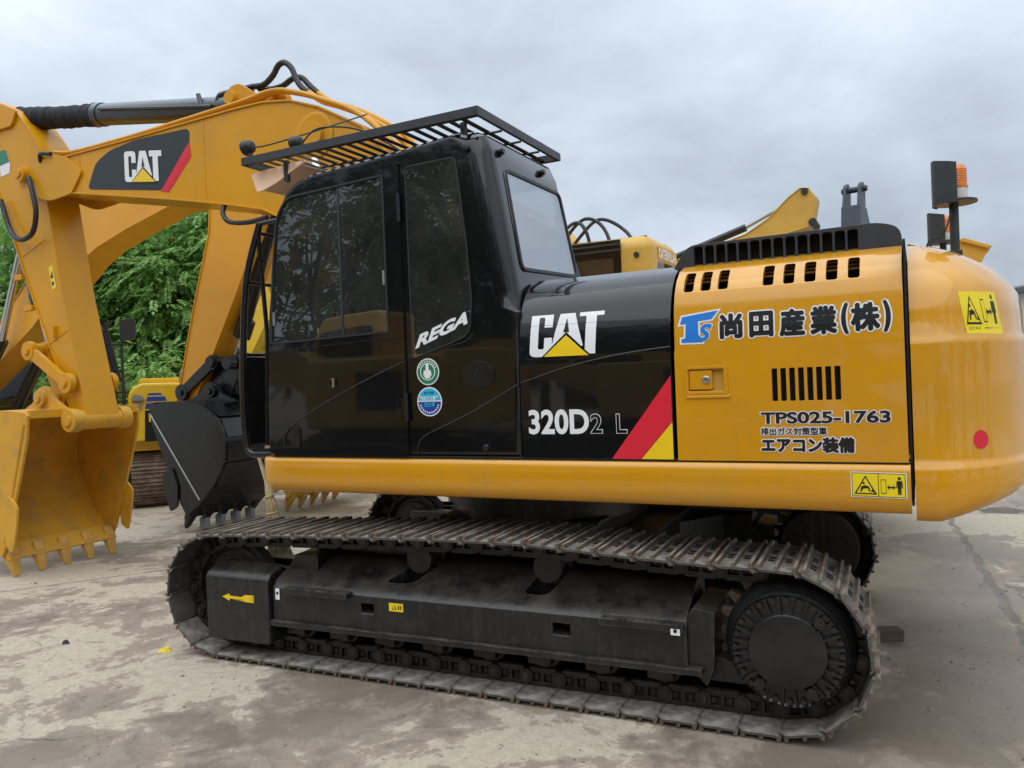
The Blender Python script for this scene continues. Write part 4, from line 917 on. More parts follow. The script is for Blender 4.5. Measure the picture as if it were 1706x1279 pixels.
MB().tube(smoothpts([(2.92, .22, 3.46), (2.91, .27, 3.36), (2.82, .28, 3.27), (2.60, .28, 3.24), (2.40, .26, 3.26)], 6), .022, 8).build('hydraulic_hose', 'rubber', boom)
MB().tube(smoothpts([(5.45, .27, 4.22), (5.40, .30, 4.285), (5.25, .29, 4.265)], 5), .022, 8).build('hydraulic_hose', 'rubber', boom)
# arm cylinder with a cloth sheath over the rod
ac0, ac1, ac2, ac3 = Vector((2.90, 0, 4.362)), Vector((4.86, 0, 4.668)), Vector((6.18, 0, 4.885)), Vector((6.46, 0, 4.935))
arm = U(MB().cyl(ac0, ac1, .108, n=28).cyl(ac0+(ac1-ac0)*.04, ac0+(ac1-ac0)*.10, .118, n=28).cyl(ac0+(ac1-ac0)*.97, ac1+(ac1-ac0)*.02, .118, n=28), 'arm_cylinder', 'cyl', .006)
rnd = random.Random(5); P = []; R = []
for k in range(40):
    t = k/39; P.append(ac1*(1-t)+ac2*t + Vector((0, rnd.uniform(-.006, .006), rnd.uniform(-.008, .006)-.012*math.sin(t*PI)))); R.append(.112+rnd.uniform(-.009, .009)-(.012 if k in (0, 12, 26, 39) else 0))
MB().tube(P, R, 20).build('rod_sheath', 'cloth', arm, smooth=180)
MB().cyl(ac2-(ac3-ac2), ac3, .05).build('rod', 'chrome', arm)
MB().tube([ac0+Vector((.25, .125, .03)), ac0+(ac1-ac0)*.93+Vector((0, .125, .02))], .014, 8).build('cylinder_pipe', 'cyl', arm)
# stick
sO = [(6.60, 5.02), (6.62, 4.60), (6.50, 4.30), (6.30, 3.93), (5.89, 2.97), (5.47, 2.10), (5.26, 1.62)]
sI = [(6.34, 5.04), (5.99, 4.88), (5.66, 4.50), (5.52, 4.25), (5.53, 3.88), (5.34, 2.86), (5.02, 1.60)]
stick = U(plate_beam(sI, sO, .165, 0, MB()), 'stick', 'boom', .004)
for s_ in (1, -1): MB().prism(rpoly([(6.62, 5.05), (6.40, 5.06), (5.95, 4.87), (6.05, 4.72), (6.5, 4.72)], [.12, .12, .03, .05, .05], 4), s_*.166, s_*.20).build('stick_ear', 'boom', stick, .004)
MB().cyl((6.46, -.26, 4.935), (6.46, .26, 4.935), .07).build('stick_pin', 'boom', stick, .006)
for (u, z) in ((6.02, 3.10), (5.87, 2.76)): MB().box((u-.05, .16, z-.03), (u+.09, .205, z+.03)).build('hose_clip', 'boom', stick, .006)
MB().box((5.50, .165, 2.42), (5.46, .21, 2.54)).build('grease_bracket', 'boom', stick, .004)
for P_ in ([(5.99, 3.32), (5.60, 3.46)], [(5.60, 2.36), (5.25, 2.50)]): MB().tube([(a, .166, b) for a, b in P_], .006, 6).build('weld_seam', 'boom', stick)
mb = MB(); layer(*poly2([(5.56, 3.16), (5.49, 3.18), (5.44, 2.94), (5.51, 2.92)]), lambda u, z: .165, .003, mb, 0)
layer(*poly2([(5.535, 3.05), (5.50, 3.12), (5.487, 3.04)]), lambda u, z: .165, .0045, mb, 1); layer(*poly2([(5.51, 2.965), (5.475, 2.975), (5.485, 3.01), (5.515, 3.0)]), lambda u, z: .165, .0045, mb, 1)
mb.build('warning_label', ['wyel', 'ink'], stick)
mb = MB(); layer(*poly2([(6.22, 4.50), (6.14, 4.33), (6.16, 4.24), (6.32, 4.22), (6.34, 4.50)]), lambda u, z: .165, .003, mb, 0)
layer(*poly2([(6.22, 4.50), (6.155, 4.36), (6.33, 4.34), (6.34, 4.50)]), lambda u, z: .165, .0045, mb, 1); mb.build('stick_decal', ['white', 'green'], stick)
MB().tube(smoothpts([(5.60, .31, 4.08), (5.52, .33, 3.92), (5.47, .33, 3.70), (5.58, .31, 3.50), (5.85, .28, 3.47), (6.08, .24, 3.62), (6.25, .22, 3.95)], 7), .026, 10).build('hydraulic_hose', 'rubber', stick)
MB().tube(smoothpts([(6.34, .12, 4.0), (6.10, .12, 3.42), (5.98, .12, 3.12), (5.80, .12, 2.74)], 5), .030, 10).build('hydraulic_hose', 'rubber', stick)
bc = U(MB().cyl((6.52, 0, 4.15), (6.02, 0, 2.86), .075, n=24).cyl((6.04, 0, 2.93), (6.0, 0, 2.80), .09, n=24), 'bucket_cylinder', 'cyl', .004)
MB().cyl((6.0, 0, 2.82), (5.82, 0, 2.32), .042).build('rod', 'chrome', bc)
# linkage
def arm_link(p, q, v0, v1, r0, r1, w_):
    a, b = Vector((p[0], p[1])), Vector((q[0], q[1])); d = (b-a).normalized(); n = Vector((-d.y, d.x)); m = MB()
    m.prism([tuple(a+n*w_), tuple(b+n*w_*.85), tuple(b-n*w_*.85), tuple(a-n*w_)], v0, v1)
    m.cyl((p[0], v0-.008, p[1]), (p[0], v1+.008, p[1]), r0, n=24); m.cyl((q[0], v0-.008, q[1]), (q[0], v1+.008, q[1]), r1, n=24)
    m.cyl((p[0], v0-.03, p[1]), (p[0], v1+.03, p[1]), .042, n=16); m.cyl((q[0], v0-.03, q[1]), (q[0], v1+.03, q[1]), .042, n=16)
    return m
def front_end(build_link, mname):
    for v in ((.215, .265), (-.265, -.215)): build_link(arm_link((5.82, 2.30), (5.22, 1.94), v[0], v[1], .10, .105, .065), 'idler_link', mname, .008)
    m = arm_link((5.82, 2.30), (5.57, 1.80), -.10, .10, .095, .10, .085); m.cyl((5.82, -.22, 2.30), (5.82, .22, 2.30), .08, n=20)
    build_link(m, 'power_link', mname, .008)
front_end(lambda m, n, mt_, b_: U(m, n, mt_, b_), 'boom')
# bucket
def bucket_parts(prefix_build, half, mtl, tooth_m, worn=None):
    """prefix_build(mb, name, mats, bevel, parent) ; profile of the shell from the lip round to the hinge edge"""
    SH = [(5.80, .20), (6.02, .42), (6.22, .66), (6.36, .95), (6.38, 1.22), (6.28, 1.46), (6.05, 1.63), (5.75, 1.69), (5.32, 1.66)]
    P = [(p[0], p[1]) for p in smoothpts([(a, b, 0) for a, b in SH], 4)]
    m = MB(); inn = inset([(5.2, .9)]+P, .022)[1:]
    m.prism(P+inn[::-1], -half, half)
    root = prefix_build(m, 'bucket', mtl, .003, None)
    front = [(5.30, 1.655), (5.275, 1.52), (5.36, 1.25), (5.50, .90), (5.66, .50), (5.80, .20)]
    out = P[::-1]
    side = [(p[0], p[1]) for p in P]+[(5.275, 1.63), (5.30, 1.42), (5.42, 1.08), (5.58, .68), (5.72, .34)]
    side = [(a+.018*(1 if a > 5.9 else 0), b) for a, b in side]
    for s_ in (1, -1):
        prefix_build(MB().prism(side, s_*half, s_*(half+.028)), 'side_plate', mtl, .004, root)
        prefix_build(MB().prism(rpoly([(5.53, .80), (5.46, .72), (5.50, .50), (5.57, .26), (5.68, .33), (5.70, .60), (5.62, .84)], .04, 4), s_*(half+.030), s_*(half+.055)), 'side_cutter', mtl, .006, root)
        prefix_build(MB().tube([(5.33, s_*(half+.03), 1.55), (5.74, s_*(half+.03), .36)], .014, 8), 'edge_strip', mtl, 0, root)
        ear = rpoly([(5.12, 1.42), (5.00, 1.50), (5.06, 1.68), (5.20, 1.68), (5.42, 1.80), (5.50, 1.93), (5.66, 1.90), (5.72, 1.76), (5.95, 1.66), (5.60, 1.60), (5.3, 1.60)], [.10, .10, .10, .05, .12, .08, .10, .05, 0, 0, .05], 4)
        prefix_build(MB().prism(ear, s_*.235, s_*.285).cyl((5.10, s_*.22, 1.56), (5.10, s_*.33, 1.56), .115, n=28).cyl((5.10, s_*.3, 1.56), (5.10, s_*.35, 1.56), .055, n=20).cyl((5.57, s_*.22, 1.80), (5.57, s_*.33, 1.80), .085, n=24).cyl((5.57, s_*.3, 1.80), (5.57, s_*.355, 1.80), .045, n=16), 'hinge_ear', mtl, .006, root)
    prefix_build(MB().cyl((5.10, -.22, 1.56), (5.10, .22, 1.56), .098, n=28), 'pin_tube', mtl, .004, root)
    prefix_build(MB().box((5.27, -half, 1.60), (5.33, half, 1.685)), 'top_edge', mtl, .01, root)
    prefix_build(MB().prism([(5.74, .17), (5.715, .185), (5.84, .33), (5.89, .30)], -half, half), 'lip', mtl, .004, root)
    for k in range(5):
        v = -half+.06+(2*half-.12)*k/4
        q = Vector((5.795, 0, .235)); d = Vector((-.085, 0, -.205)).normalized(); n = Vector((-d.z, 0, d.x)); n = n if n.x > 0 else -n
        sec = []
        for t, w_, h in ((-.06, .052, .05), (.02, .054, .056), (.03, .060, .060), (.10, .052, .042), (.19, .042, .024), (.235, .032, .011), (.245, .024, .006)):
            c = q+d*t
            sec.append([c+Vector((0, v+a*w_, 0))+n*(b*h) for a, b in ((-1, -.75), (-.75, -1), (.75, -1), (1, -.75), (1, .75), (.75, 1), (-.75, 1), (-1, .75))])
        prefix_build(MB().loft(sec), 'tooth', tooth_m, .003, root)
    return root
MT['tooth'] = mat('worn_tooth_paint', (.56, .30, .045), .5, var=.15, vscale=9, stain=(.33, .25, .14), stamt=.5, stscale=8)
bk = bucket_parts(lambda m, n, mt_, b_, par: U(m, n, mt_, b_, parent=par), .60, 'bucket', 'tooth')
# boom cylinders between cab and boom
for s_ in (1, -1):
    q = U(MB().cyl((1.05, s_*.36, 1.45), (1.50, s_*.36, 2.75), .085, n=24), 'boom_cylinder', 'cyl', .004)
    MB().cyl((1.50, s_*.36, 2.75), (1.78, s_*.36, 3.62), .05).build('rod', 'chrome', q)
# ------------------------------------------------------------ the other machines of the yard (positions in the frame of the main upper body)
UBv = Vector((-math.cos(HB), math.sin(HB), 0)); VBv = Vector((-math.sin(HB), -math.cos(HB), 0)); OB = Vector((OX, OY, 0))
def wpos(u, v): return OB+UBv*u+VBv*v
def machine(name, label, u, v, rev=False, cat='excavator'):
    return thing(name, label, cat, wpos(u, v), (0 if not rev else PI)+PI-HB)
def belt(m, x0, x1, y, half, r, mi=0):
    lp = [(x1+r*math.cos(t), r+r*math.sin(t)) for t in (PI/2-PI*k/12 for k in range(13))]+[(x0+r*math.cos(t), r+r*math.sin(t)) for t in (-PI/2-PI*k/12 for k in range(13))]
    P_, p_ = resample(lp, int((2*(x1-x0)+2*PI*r)/.19))
    n = len(P_)
    for i in range(n):
        a = Vector(P_[i]); b = Vector(P_[(i+1) % n]); d = (b-a).normalized(); no = Vector((-d.y, d.x))
        M = Matrix(((d.x, 0, no.x, a.x), (0, 1, 0, y), (d.y, 0, no.y, a.y), (0, 0, 0, 1)))
        L_ = (b-a).length
        m.box((0, -half, -.03), (L_*.97, half, -.008), mi, M)
        for t in (.05, .42, .80): m.box((L_*t, -half, -.008), (L_*t+.02, half, .018), mi, M)
    m.prism([(p[0], p[1]) for p in inset(lp, .10)], y-half*.35, y+half*.35, mi=1)
    return m
def body(root, track='mudtrack', half=.3, gauge=1.15, tl=1.75, r=.44, under='under'):
    for s_ in (1, -1): belt(MB(), -tl, tl, s_*gauge, half, r).build('track', [track, 'satin'], root)
    MB().box((-1.0, -gauge, .35), (1.0, gauge, .75)).cyl((0, 0, .7), (0, 0, 1.05), .65, n=32).build('car_body', under, root, .02)
# --- machine opposite: orange-yellow boom, black bucket
M2U = 13.6
m2 = machine('excavator', 'orange-yellow excavator at the left whose black bucket faces the big machine', M2U, -2.36, True)
fx = lambda pts: [(M2U-a, b) for a, b in pts]
body(m2)
MB().prism(rpoly([(1.35, 1.05), (1.35, 1.9), (-2.2, 2.2), (-2.75, 1.9), (-2.75, 1.1)], .1), -1.35, 1.35).build('house', 'orange', m2, .05)
MB().prism(rpoly([(1.45, 1.1), (1.35, 2.6), (1.1, 3.05), (-.3, 3.1), (-.4, 1.1)], .1), .35, 1.35).build('cab', 'black', m2, .05)
bt = fx([(5.05, 4.55), (5.6, 4.78), (6.6, 4.92), (7.6, 4.92), (8.3, 4.72), (9.0, 4.25), (9.9, 3.45), (11.2, 2.45), (13.3, 1.9)])
bb = fx([(5.05, 4.18), (5.6, 4.28), (6.5, 4.33), (7.37, 4.13), (8.0, 3.95), (8.42, 3.76), (9.0, 3.36), (9.6, 2.90), (11.25, 1.98), (13.2, 1.35)])
b2 = plate_beam(bt, bb, .22, 0, MB()).build('boom', 'orange', m2, .004)
MB().tube(smoothpts([(M2U-a, .255, b) for a, b in ((5.3, 4.78), (6.6, 5.0), (7.8, 4.98), (9.2, 4.2), (11, 2.7))], 6), .022, 8).build('hydraulic_pipe', 'orange', b2)
s2o = fx([(5.15, 4.75), (5.72, 4.35), (5.76, 3.90), (6.10, 2.95), (6.55, 1.50)])
s2i = fx([(4.55, 4.75), (4.72, 4.20), (4.90, 3.80), (5.32, 3.05), (6.28, 1.48)])
s2 = plate_beam(s2i, s2o, .20, 0, MB()).build('stick', 'orange', m2, .004)
MB().cyl((M2U-4.78, 0, 4.15), (M2U-5.42, 0, 2.62), .085, n=20).cyl((M2U-5.36, 0, 2.72), (M2U-5.47, 0, 2.50), .115, n=20).build('bucket_cylinder', 'satin', m2, .004)
MB().cyl((M2U-5.45, 0, 2.55), (M2U-5.62, 0, 2.18), .04).build('rod', 'chrome', m2)
MB().tube(smoothpts([(M2U-5.35, .23, 4.05), (M2U-5.37, .27, 3.75), (M2U-5.12, .27, 3.60), (M2U-4.82, .2, 3.66)], 6), .024, 8).cyl((M2U-4.95, .2, 3.63), (M2U-4.78, .2, 3.66), .03).build('hydraulic_hose', 'rubber', m2)
dx = M2U-6.5
TB = lambda m: setattr(m, 'v', [(dx+(x-5.3)*1.2, y, z) for x, y, z in m.v])
def b2build(m, n, mt_, b_, par):
    if n == 'edge_strip':
        y_ = .632 if sum(v[1] for v in m.v) > 0 else -.632; mt_ = 'galv'; m.v = []; m.f = []; m.m = []; m.tube([(5.29, y_, 1.53), (6.0, y_, .43)], .011, 8)
    off = .42 if n in ('hinge_ear', 'pin_tube') else 0
    m.v = [(dx+(x-5.3)*1.2+off, y*1.0, z if n != 'tooth' else z+.03) for x, y, z in m.v]
    return m.build(n, mt_, par or m2, b_)
bk2 = bucket_parts(b2build, .60, 'satin', 'satin')
for k in range(4):
    y = -.42+k*.26; MB().box((dx+.58, y, .02), (dx+.70, y+.07, .16)).build('tooth_shank', 'galv', bk2, .006)
for p_, q_ in (((6.388, 1.22), (6.30, 1.445)), ((6.285, 1.475), (6.07, 1.635)), ((6.365, .93), (6.390, 1.17)), ((6.18, .60), (6.345, .90))):
    a_, b_ = Vector((dx+(p_[0]-5.3)*1.2, p_[1])), Vector((dx+(q_[0]-5.3)*1.2, q_[1])); n_ = Vector(((b_-a_).y, -(b_-a_).x)).normalized()
    MB().prism([tuple(a_-n_*.004), tuple(a_+n_*.016), tuple(b_+n_*.016), tuple(b_-n_*.004)], -.57, .57).build('wear_plate', 'satin', bk2, .004)
MB().prism([(dx+1.297, 1.02), (dx+1.312, 1.02), (dx+1.302, 1.20), (dx+1.287, 1.20)], .05, .58).build('paint_scrape', 'skin', bk2)
def l2(m, n, mt_, b_): return m.build(n, mt_, m2, b_)
for v in ((.22, .27), (-.27, -.22)): l2(arm_link((M2U-5.74, 2.18), (M2U-6.34, 1.80), v[0], v[1], .10, .11, .075), 'idler_link', 'satin', .006)
m = arm_link((M2U-5.45, 2.16), (M2U-5.62, 1.80), -.16, .16, .11, .10, .12); m.cyl((M2U-5.74, -.32, 2.18), (M2U-5.74, .32, 2.18), .075).cyl((M2U-5.45, -.30, 2.16), (M2U-5.45, .30, 2.16), .085); m.prism([(M2U-5.80, 2.18), (M2U-5.40, 2.22), (M2U-5.45, 1.75), (M2U-6.10, 1.60)], -.14, .14)
l2(m, 'power_link', 'satin', .006)
for s_ in (1, -1):
    c_ = MB().cyl((M2U-11.4, s_*.38, 1.35), (M2U-10.15, s_*.38, 2.72), .10, n=20).build('boom_cylinder', 'satin', m2, .004)
    MB().cyl((M2U-10.15, s_*.38, 2.72), (M2U-9.55, s_*.38, 4.05), .055).build('rod', 'chrome', c_)
# --- same type parked behind the main machine: cab corner, hoses, boom, bucket on the ground
m3 = machine('excavator', 'older yellow excavator behind the main cab, rounded cab corner with white lettering', .27, -3.95)
body(m3)
MB().box((-2.6, -1.35, 1.1), (.2, 1.30, 2.25)).build('house', 'oldyellow', m3, .08, seg=3)
MB().prism(rpoly([(-2.2, 1.3), (-2.95, .9), (-3.05, 0), (-2.95, -.9), (-2.2, -1.3)], .2), 1.1, 2.2, 'z').build('counterweight', 'oldyellow', m3, .08, seg=3)
mb = MB(); 
c3o = rpoly([(-.35, .32), (1.35, .32), (1.35, 1.352), (-.35, 1.352)], [.10, .1, .1, .13], 6)
mb.loft([[(x, y, z) for x, y in inset(c3o, d)] for z, d in ((1.3, 0), (3.10, 0), (3.17, .02), (3.225, .06), (3.25, .13))])
c3 = mb.build('cab', 'oldyellow', m3, smooth=40, cuts=[MB().prism(rect(.44, 2.35, 1.16, 2.985, .05), -.6, -.2, 'x'), MB().loft([[(x, y, z) for x, y in inset(c3o, .06)] for z in (1.5, 3.12)]), MB().prism(rect(-.05, 2.0, 1.1, 3.0), .2, .5)])
MB().prism(rect(-.02, 1.5, 1.30, 3.22), 1.345, 1.366).build('cab_door', 'black', c3, .006)
MB().prism(rect(.06, 2.1, .62, 3.03, .04), 1.364, 1.372).prism(rect(.68, 2.1, 1.2, 3.03, .04), 1.364, 1.372).build('door_window', 'tint', c3)
MB().box((-.02, 1.366, 3.10), (1.30, 1.374, 3.12)).box((-.02, 1.366, 3.16), (1.30, 1.378, 3.18)).build('drip_rail', 'rack', c3)
MB().prism(rect(.44, 2.35, 1.16, 2.985, .05), -.352, -.344, 'x').build('rear_window', 'clear', c3)
MB().prism(rect(-.05, 2.0, 1.1, 3.0), .33, .336).build('side_window', 'clear', c3)
MB().cyl((-.19, 1.352, 3.04), (-.19, 1.372, 3.04), .028).cyl((-.2, 1.1, 3.24), (-.2, 1.1, 3.27), .03).build('roof_bolt', 'rubber', c3)
mb = MB(); tmp = MB()
layer(*poly2(rect(1.13, 3.005, .42, 3.145)), lambda u, z: 0, .0, tmp, 0)
mb.add([(-.3545, a, z) for a, s_, z in tmp.v], tmp.f, 0)
tmp = MB(); layer(*fitted('CATERPILLAR', (1.11, 3.022), (-.67, 0), (0, .105), .03, 0, .02), lambda u, z: 0, .0, tmp, 0)
mb.add([(-.357, a, z) for a, s_, z in tmp.v], tmp.f, 1)
mb.build('maker_lettering', ['oldyellow', 'white'], c3)
for src, nm, mt_ in ((boom, 'boom', 'oldyellow'), (stick, 'stick', 'oldyellow')):
    me = src.data.copy(); me.materials.clear(); me.materials.append(MT[mt_]); put(nm, me, m3)
for k, (v, dz) in enumerate(((.68, 0), (.60, .02), (.42, .0))):
    MB().tube(smoothpts([(.95, v, 3.30), (.93-.06*k, v, 3.47+dz), (.80-.11*k, v-.05, 3.60+dz+.03*k), (.66-.17*k, v-.05*k, 3.54+dz), (.58-.22*k, v, 3.28), (.57-.22*k, v, 2.7)], 6), .021, 10).build('hydraulic_hose', 'rubber', m3)
for v in (.10, .0, -.1): MB().tube(smoothpts([(1.55, v+.3, 3.85), (1.05, v+.3, 3.52), (.62, v+.3, 2.9), (.4, v+.3, 2.4)], 5), .03, 8).build('hydraulic_pipe', 'oldyellow', m3)
# --- loose bucket on the ground beyond the tracks
lb = thing('bucket', 'yellow digging bucket resting on the concrete, half hidden behind the near track', 'bucket', wpos(5.72, -3.95), -HB)
def lbuild(m, n, mt_, b_, par):
    m.v = [((x-5.8), y, z) for x, y, z in m.v]; return m.build(n, mt_, par or lb, b_)
bucket_parts(lbuild, .58, 'kyellow', 'tooth')
# --- bright yellow machine with blue stripes, seen end-on at the left
km = thing('excavator', 'bright yellow excavator with blue stripes and post mirror, between the buckets', 'excavator', Vector((-7.29, 13.98, 0)), math.radians(25.5))
for s_ in (1, -1):
    m = belt(MB(), -1.72, -.35, 0, .30, .43); m.v = [(s_*.76-y, x, z) for x, y, z in m.v]; m.build('track', ['mudtrack', 'satin'], km)
MB().box((-1.0, -1.7, .3), (1.0, -.4, .75)).build('car_body', 'under', km, .02)
MB().box((-.75, -1.95, .90), (1.66, .5, 1.06)).build('platform', 'kyellow', km, .02)
hs = MB(); 
for_h = rpoly([(.46, 1.06), (.46, 1.84), (.62, 1.97), (1.25, 1.96), (1.55, 1.72), (1.68, 1.40), (1.69, 1.06)], [0, .12, .12, .14, .15, .1, 0], 5)
hs.prism(for_h, -2.2, -1.05)
hz_ = hs.build('tool_box', 'kyellow', km, .05, seg=4)
MB().box((.5, -1.0, 1.06), (1.65, .5, 1.95)).build('house', 'kyellow', km, .08, seg=3)
MB().box((.62, -.2, 1.9), (1.8, .45, 2.08)).build('fuel_tank', 'kyellow', km, .05)
zf = lambda u, z: 0
def km_layer(mb, P, mi, y=-2.203):
    t_ = MB(); layer(*P, lambda u, z: 0, 0, t_, 0); mb.add([(a, y, z) for a, s_, z in t_.v], t_.f, mi)
mb = MB()
for z0, z1, xa, xb in ((1.775, 1.81, .73, .92), (1.68, 1.755, .71, .98), (1.565, 1.655, .69, 1.03)): km_layer(mb, poly2([(xa, z0), (xb+.03, z0), (xb, z1), (xa+.02, z1)]), 0)
km_layer(mb, poly2(rpoly([(.67, 1.06), (1.12, 1.06), (1.10, 1.35), (1.03, 1.545), (.69, 1.545)], .02)), 1)
km_layer(mb, fitted('PC', (.74, 1.36), (.16, 0), (0, .135), .05, 0, .05), 2, -2.206)
mb.build('side_decal', ['navy', 'ink', 'vyel'], hz_)
MB().prism(rpoly([(.49, 1.70), (.70, 1.70), (.66, 1.78), (.54, 1.81)], .03), -2.27, -2.19).box((.53, -2.24, 1.58), (.64, -2.195, 1.67)).build('work_lamp', 'galv', hz_, .01)
MB().tube(smoothpts([(1.28, -.9, 1.5), (1.28, -.9, 2.05), (1.33, -.9, 2.20), (1.44, -.9, 2.24), (1.55, -.9, 2.18), (1.60, -.9, 2.0), (1.60, -.9, 1.5)], 6), .022, 8).build('handrail', 'galv', km)
MB().tube([(.41, -2.15, .95), (.40, -2.15, 2.5), (.42, -2.12, 2.62)], .022, 8).tube(smoothpts([(.40, -2.15, 2.58), (.2, -2.15, 2.60), (.15, -2.15, 2.75), (.3, -2.15, 2.95)], 5), .015, 8).build('mirror_post', 'rubber', km)
MB().prism(rpoly([(.38, 2.62), (.60, 2.66), (.62, 2.92), (.56, 2.99), (.38, 2.95)], .04), -2.22, -2.12).build('mirror', 'mirror', km, .02)
cb3 = MB().prism(rpoly([(-.42, 1.06), (.34, 1.06), (.30, 2.2), (.17, 2.82), (.06, 2.95), (-.32, 2.97), (-.42, 2.85)], .05), -2.1, -1.0).build('cab', 'black', km, .04, seg=3)
MB().prism(rpoly([(-.36, 2.05), (.20, 2.05), (.06, 2.76), (-.32, 2.82)], .05), -2.115, -2.09).build('cab_window', 'mirror', cb3)
for a, b in (((.27, 2.0), (.09, 2.88)), ((.36, 2.0), (.18, 2.92))): MB().tube([(a[0], -2.14, a[1]), (b[0], -2.14, b[1])], .03, 8).build('cab_pillar', 'rubber', cb3)
MB().cyl((.05, -2.0, 2.9), (.05, -2.0, 3.04), .06).build('roof_lamp', 'galv', cb3, .01)
gm = MB()
for k in range(6): gm.box((-.1, -2.14, 1.12+k*.14), (.44, -2.11, 1.15+k*.14))
for k in range(4): gm.box((-.1+k*.16, -2.15, 1.06), (-.07+k*.16, -2.11, 1.95))
gm.build('grille', 'rubber', km)
# --- yellow machine further back whose boom shows beside the cab
m4 = machine('excavator', 'bright yellow excavator far behind, steep boom showing between black bucket and cab', 11.7, -7.6, True)
body(m4)
MB().box((-2.6, -1.35, 1.05), (1.2, -.25, 2.0)).box((-2.6, -.3, 1.05), (-.2, 1.35, 2.05)).build('house', 'kyellow', m4, .06, seg=3)
plate_beam([(-.05, 1.9), (.5, 3.0), (1.15, 3.9), (2.4, 4.5), (4.5, 4.4)], [(.5, 1.15), (1.15, 2.35), (1.75, 3.2), (2.6, 3.75), (4.5, 4.0)], .22, 0, MB()).build('boom', 'kyellow', m4, .004)
plate_beam([(4.2, 4.5), (4.0, 3.6), (3.7, 1.5)], [(4.9, 4.4), (4.5, 3.6), (4.0, 1.4)], .18, 0, MB()).build('stick', 'kyellow', m4, .004)
# --- boom tips above the hood
m5 = machine('excavator', 'faded yellow excavator behind the hood, raised boom tip with dark cylinder', 4.6, -7.6, True)
body(m5)
MB().box((-2.6, -1.35, 1.05), (.2, 1.3, 2.2)).build('house', 'oldyellow', m5, .06)
MB().prism(rpoly([(1.3, 1.1), (1.25, 2.4), (1.0, 2.95), (-.2, 2.95), (-.3, 1.1)], .1), .3, 1.3).build('cab', 'black', m5, .04)
bt5 = [(-.1, 1.9), (.8, 2.75), (2.6, 3.38), (4.0, 3.72), (4.75, 3.92), (5.10, 4.12), (5.40, 4.40), (5.58, 4.52), (5.70, 4.50)]
bb5 = [(.3, 1.4), (1.2, 2.3), (2.8, 2.95), (4.2, 3.38), (4.95, 3.66), (5.25, 3.84), (5.55, 3.90), (5.72, 3.94), (5.80, 4.36)]
b5 = plate_beam(bt5, bb5, .2, 0, MB()).build('boom', 'oldyellow', m5, .01)
for x, z, r_ in ((5.64, 4.46, .05), (5.74, 3.98, .06)): MB().cyl((x, -.24, z), (x, .24, z), r_).build('boom_pin', 'rubber', b5)
MB().cyl((3.4, 0, 3.05+.6), (4.72, 0, 4.0+.06), .06).build('arm_cylinder', 'satin', m5); MB().cyl((4.72, 0, 4.06), (5.62, 0, 4.46), .028).build('rod', 'galv', m5)
MB().tube(smoothpts([(4.8, .21, 3.98), (5.1, .23, 4.10), (5.25, .23, 4.05), (5.3, .23, 3.85), (5.5, .23, 3.78), (5.62, .23, 3.95), (5.72, .23, 4.0)], 6), .02, 8).build('hydraulic_hose', 'rubber', m5)
m6 = thing('excavator', 'blue-grey excavator behind the hood, only its boom end pointing up beside the beacons', 'excavator', wpos(-1.62, -9.0)-1.76*Vector((math.cos(-HB-math.radians(100)), math.sin(-HB-math.radians(100)), 0)), -HB+math.radians(-100))
body(m6)
MB().box((-2.6, -1.3, 1.05), (1.0, 1.3, 2.2)).build('house', 'greyp', m6, .06)
MB().prism([(-.4, 2.0), (.6, 2.0), (2.05, 4.02), (1.98, 4.42), (1.55, 4.42)], -.15, .15).build('boom', 'greyp', m6, .015)
MB().prism(rpoly([(1.58, 4.40), (1.55, 4.78), (1.70, 4.84), (1.85, 4.78), (1.96, 4.40)], .04), .09, .14).prism(rpoly([(1.58, 4.40), (1.55, 4.78), (1.70, 4.84), (1.85, 4.78), (1.96, 4.40)], .04), -.14, -.09).cyl((1.70, -.2, 4.72), (1.70, .2, 4.72), .05).build('boom_fork', 'greyp', m6, .006)
# --- machines across the yard, behind the photographer: they show in the paint and glass of the main one
def yard_machine(u, v, label, mtl, rev=False):
    m7 = machine('excavator', label, u, v, rev); body(m7)
    MB().box((-2.6, -1.35, 1.1), (.1, 1.35, 2.25)).build('house', mtl, m7, .12, seg=3)
    MB().prism(rpoly([(-2.4, 1.3), (-3.0, .9), (-3.05, -.9), (-2.4, -1.3)], .2), 1.1, 2.3, 'z').build('counterweight', mtl, m7, .1, seg=3)
    c7 = MB().prism(rpoly([(1.4, 1.2), (1.3, 2.6), (1.05, 3.1), (-.3, 3.15), (-.4, 1.2)], .1), .3, 1.35).build('cab', mtl, m7, .06, seg=3)
    MB().prism(rpoly([(1.2, 2.0), (1.1, 2.8), (-.1, 2.9), (-.1, 2.0)], .08), 1.33, 1.37).prism(rpoly([(1.2, 2.0), (1.1, 2.8), (-.1, 2.9), (-.1, 2.0)], .08), .27, .33).build('cab_window', 'ink', c7)
    for s_ in (-1.353, 1.353):
        MB().box((-1.9, s_-.004, 1.4), (-1.0, s_+.004, 2.0)).build('vent_panel', 'ink', m7)
    plate_beam([(.2, 1.95), (1.2, 2.45), (2.6, 2.55), (5.2, 1.75)], [(.3, 1.35), (1.3, 1.8), (2.6, 1.95), (5.2, 1.35)], .25, 0, MB()).build('boom', mtl, m7)
    plate_beam([(5.4, 1.9), (3.0, .45)], [(5.5, 1.4), (3.1, .15)], .2, 0, MB()).build('stick', mtl, m7)
    return m7
yard_machine(1.9, 10.3, 'faded yellow excavator mirrored in the black side panel, standing across the yard', 'oldyellow')
yard_machine(6.4, 8.7, 'yellow excavator mirrored in the cab door glass, standing across the yard', 'oldyellow')
yard_machine(-6.3, 12.6, 'yellow excavator mirrored in the engine door, standing across the yard', 'boom')
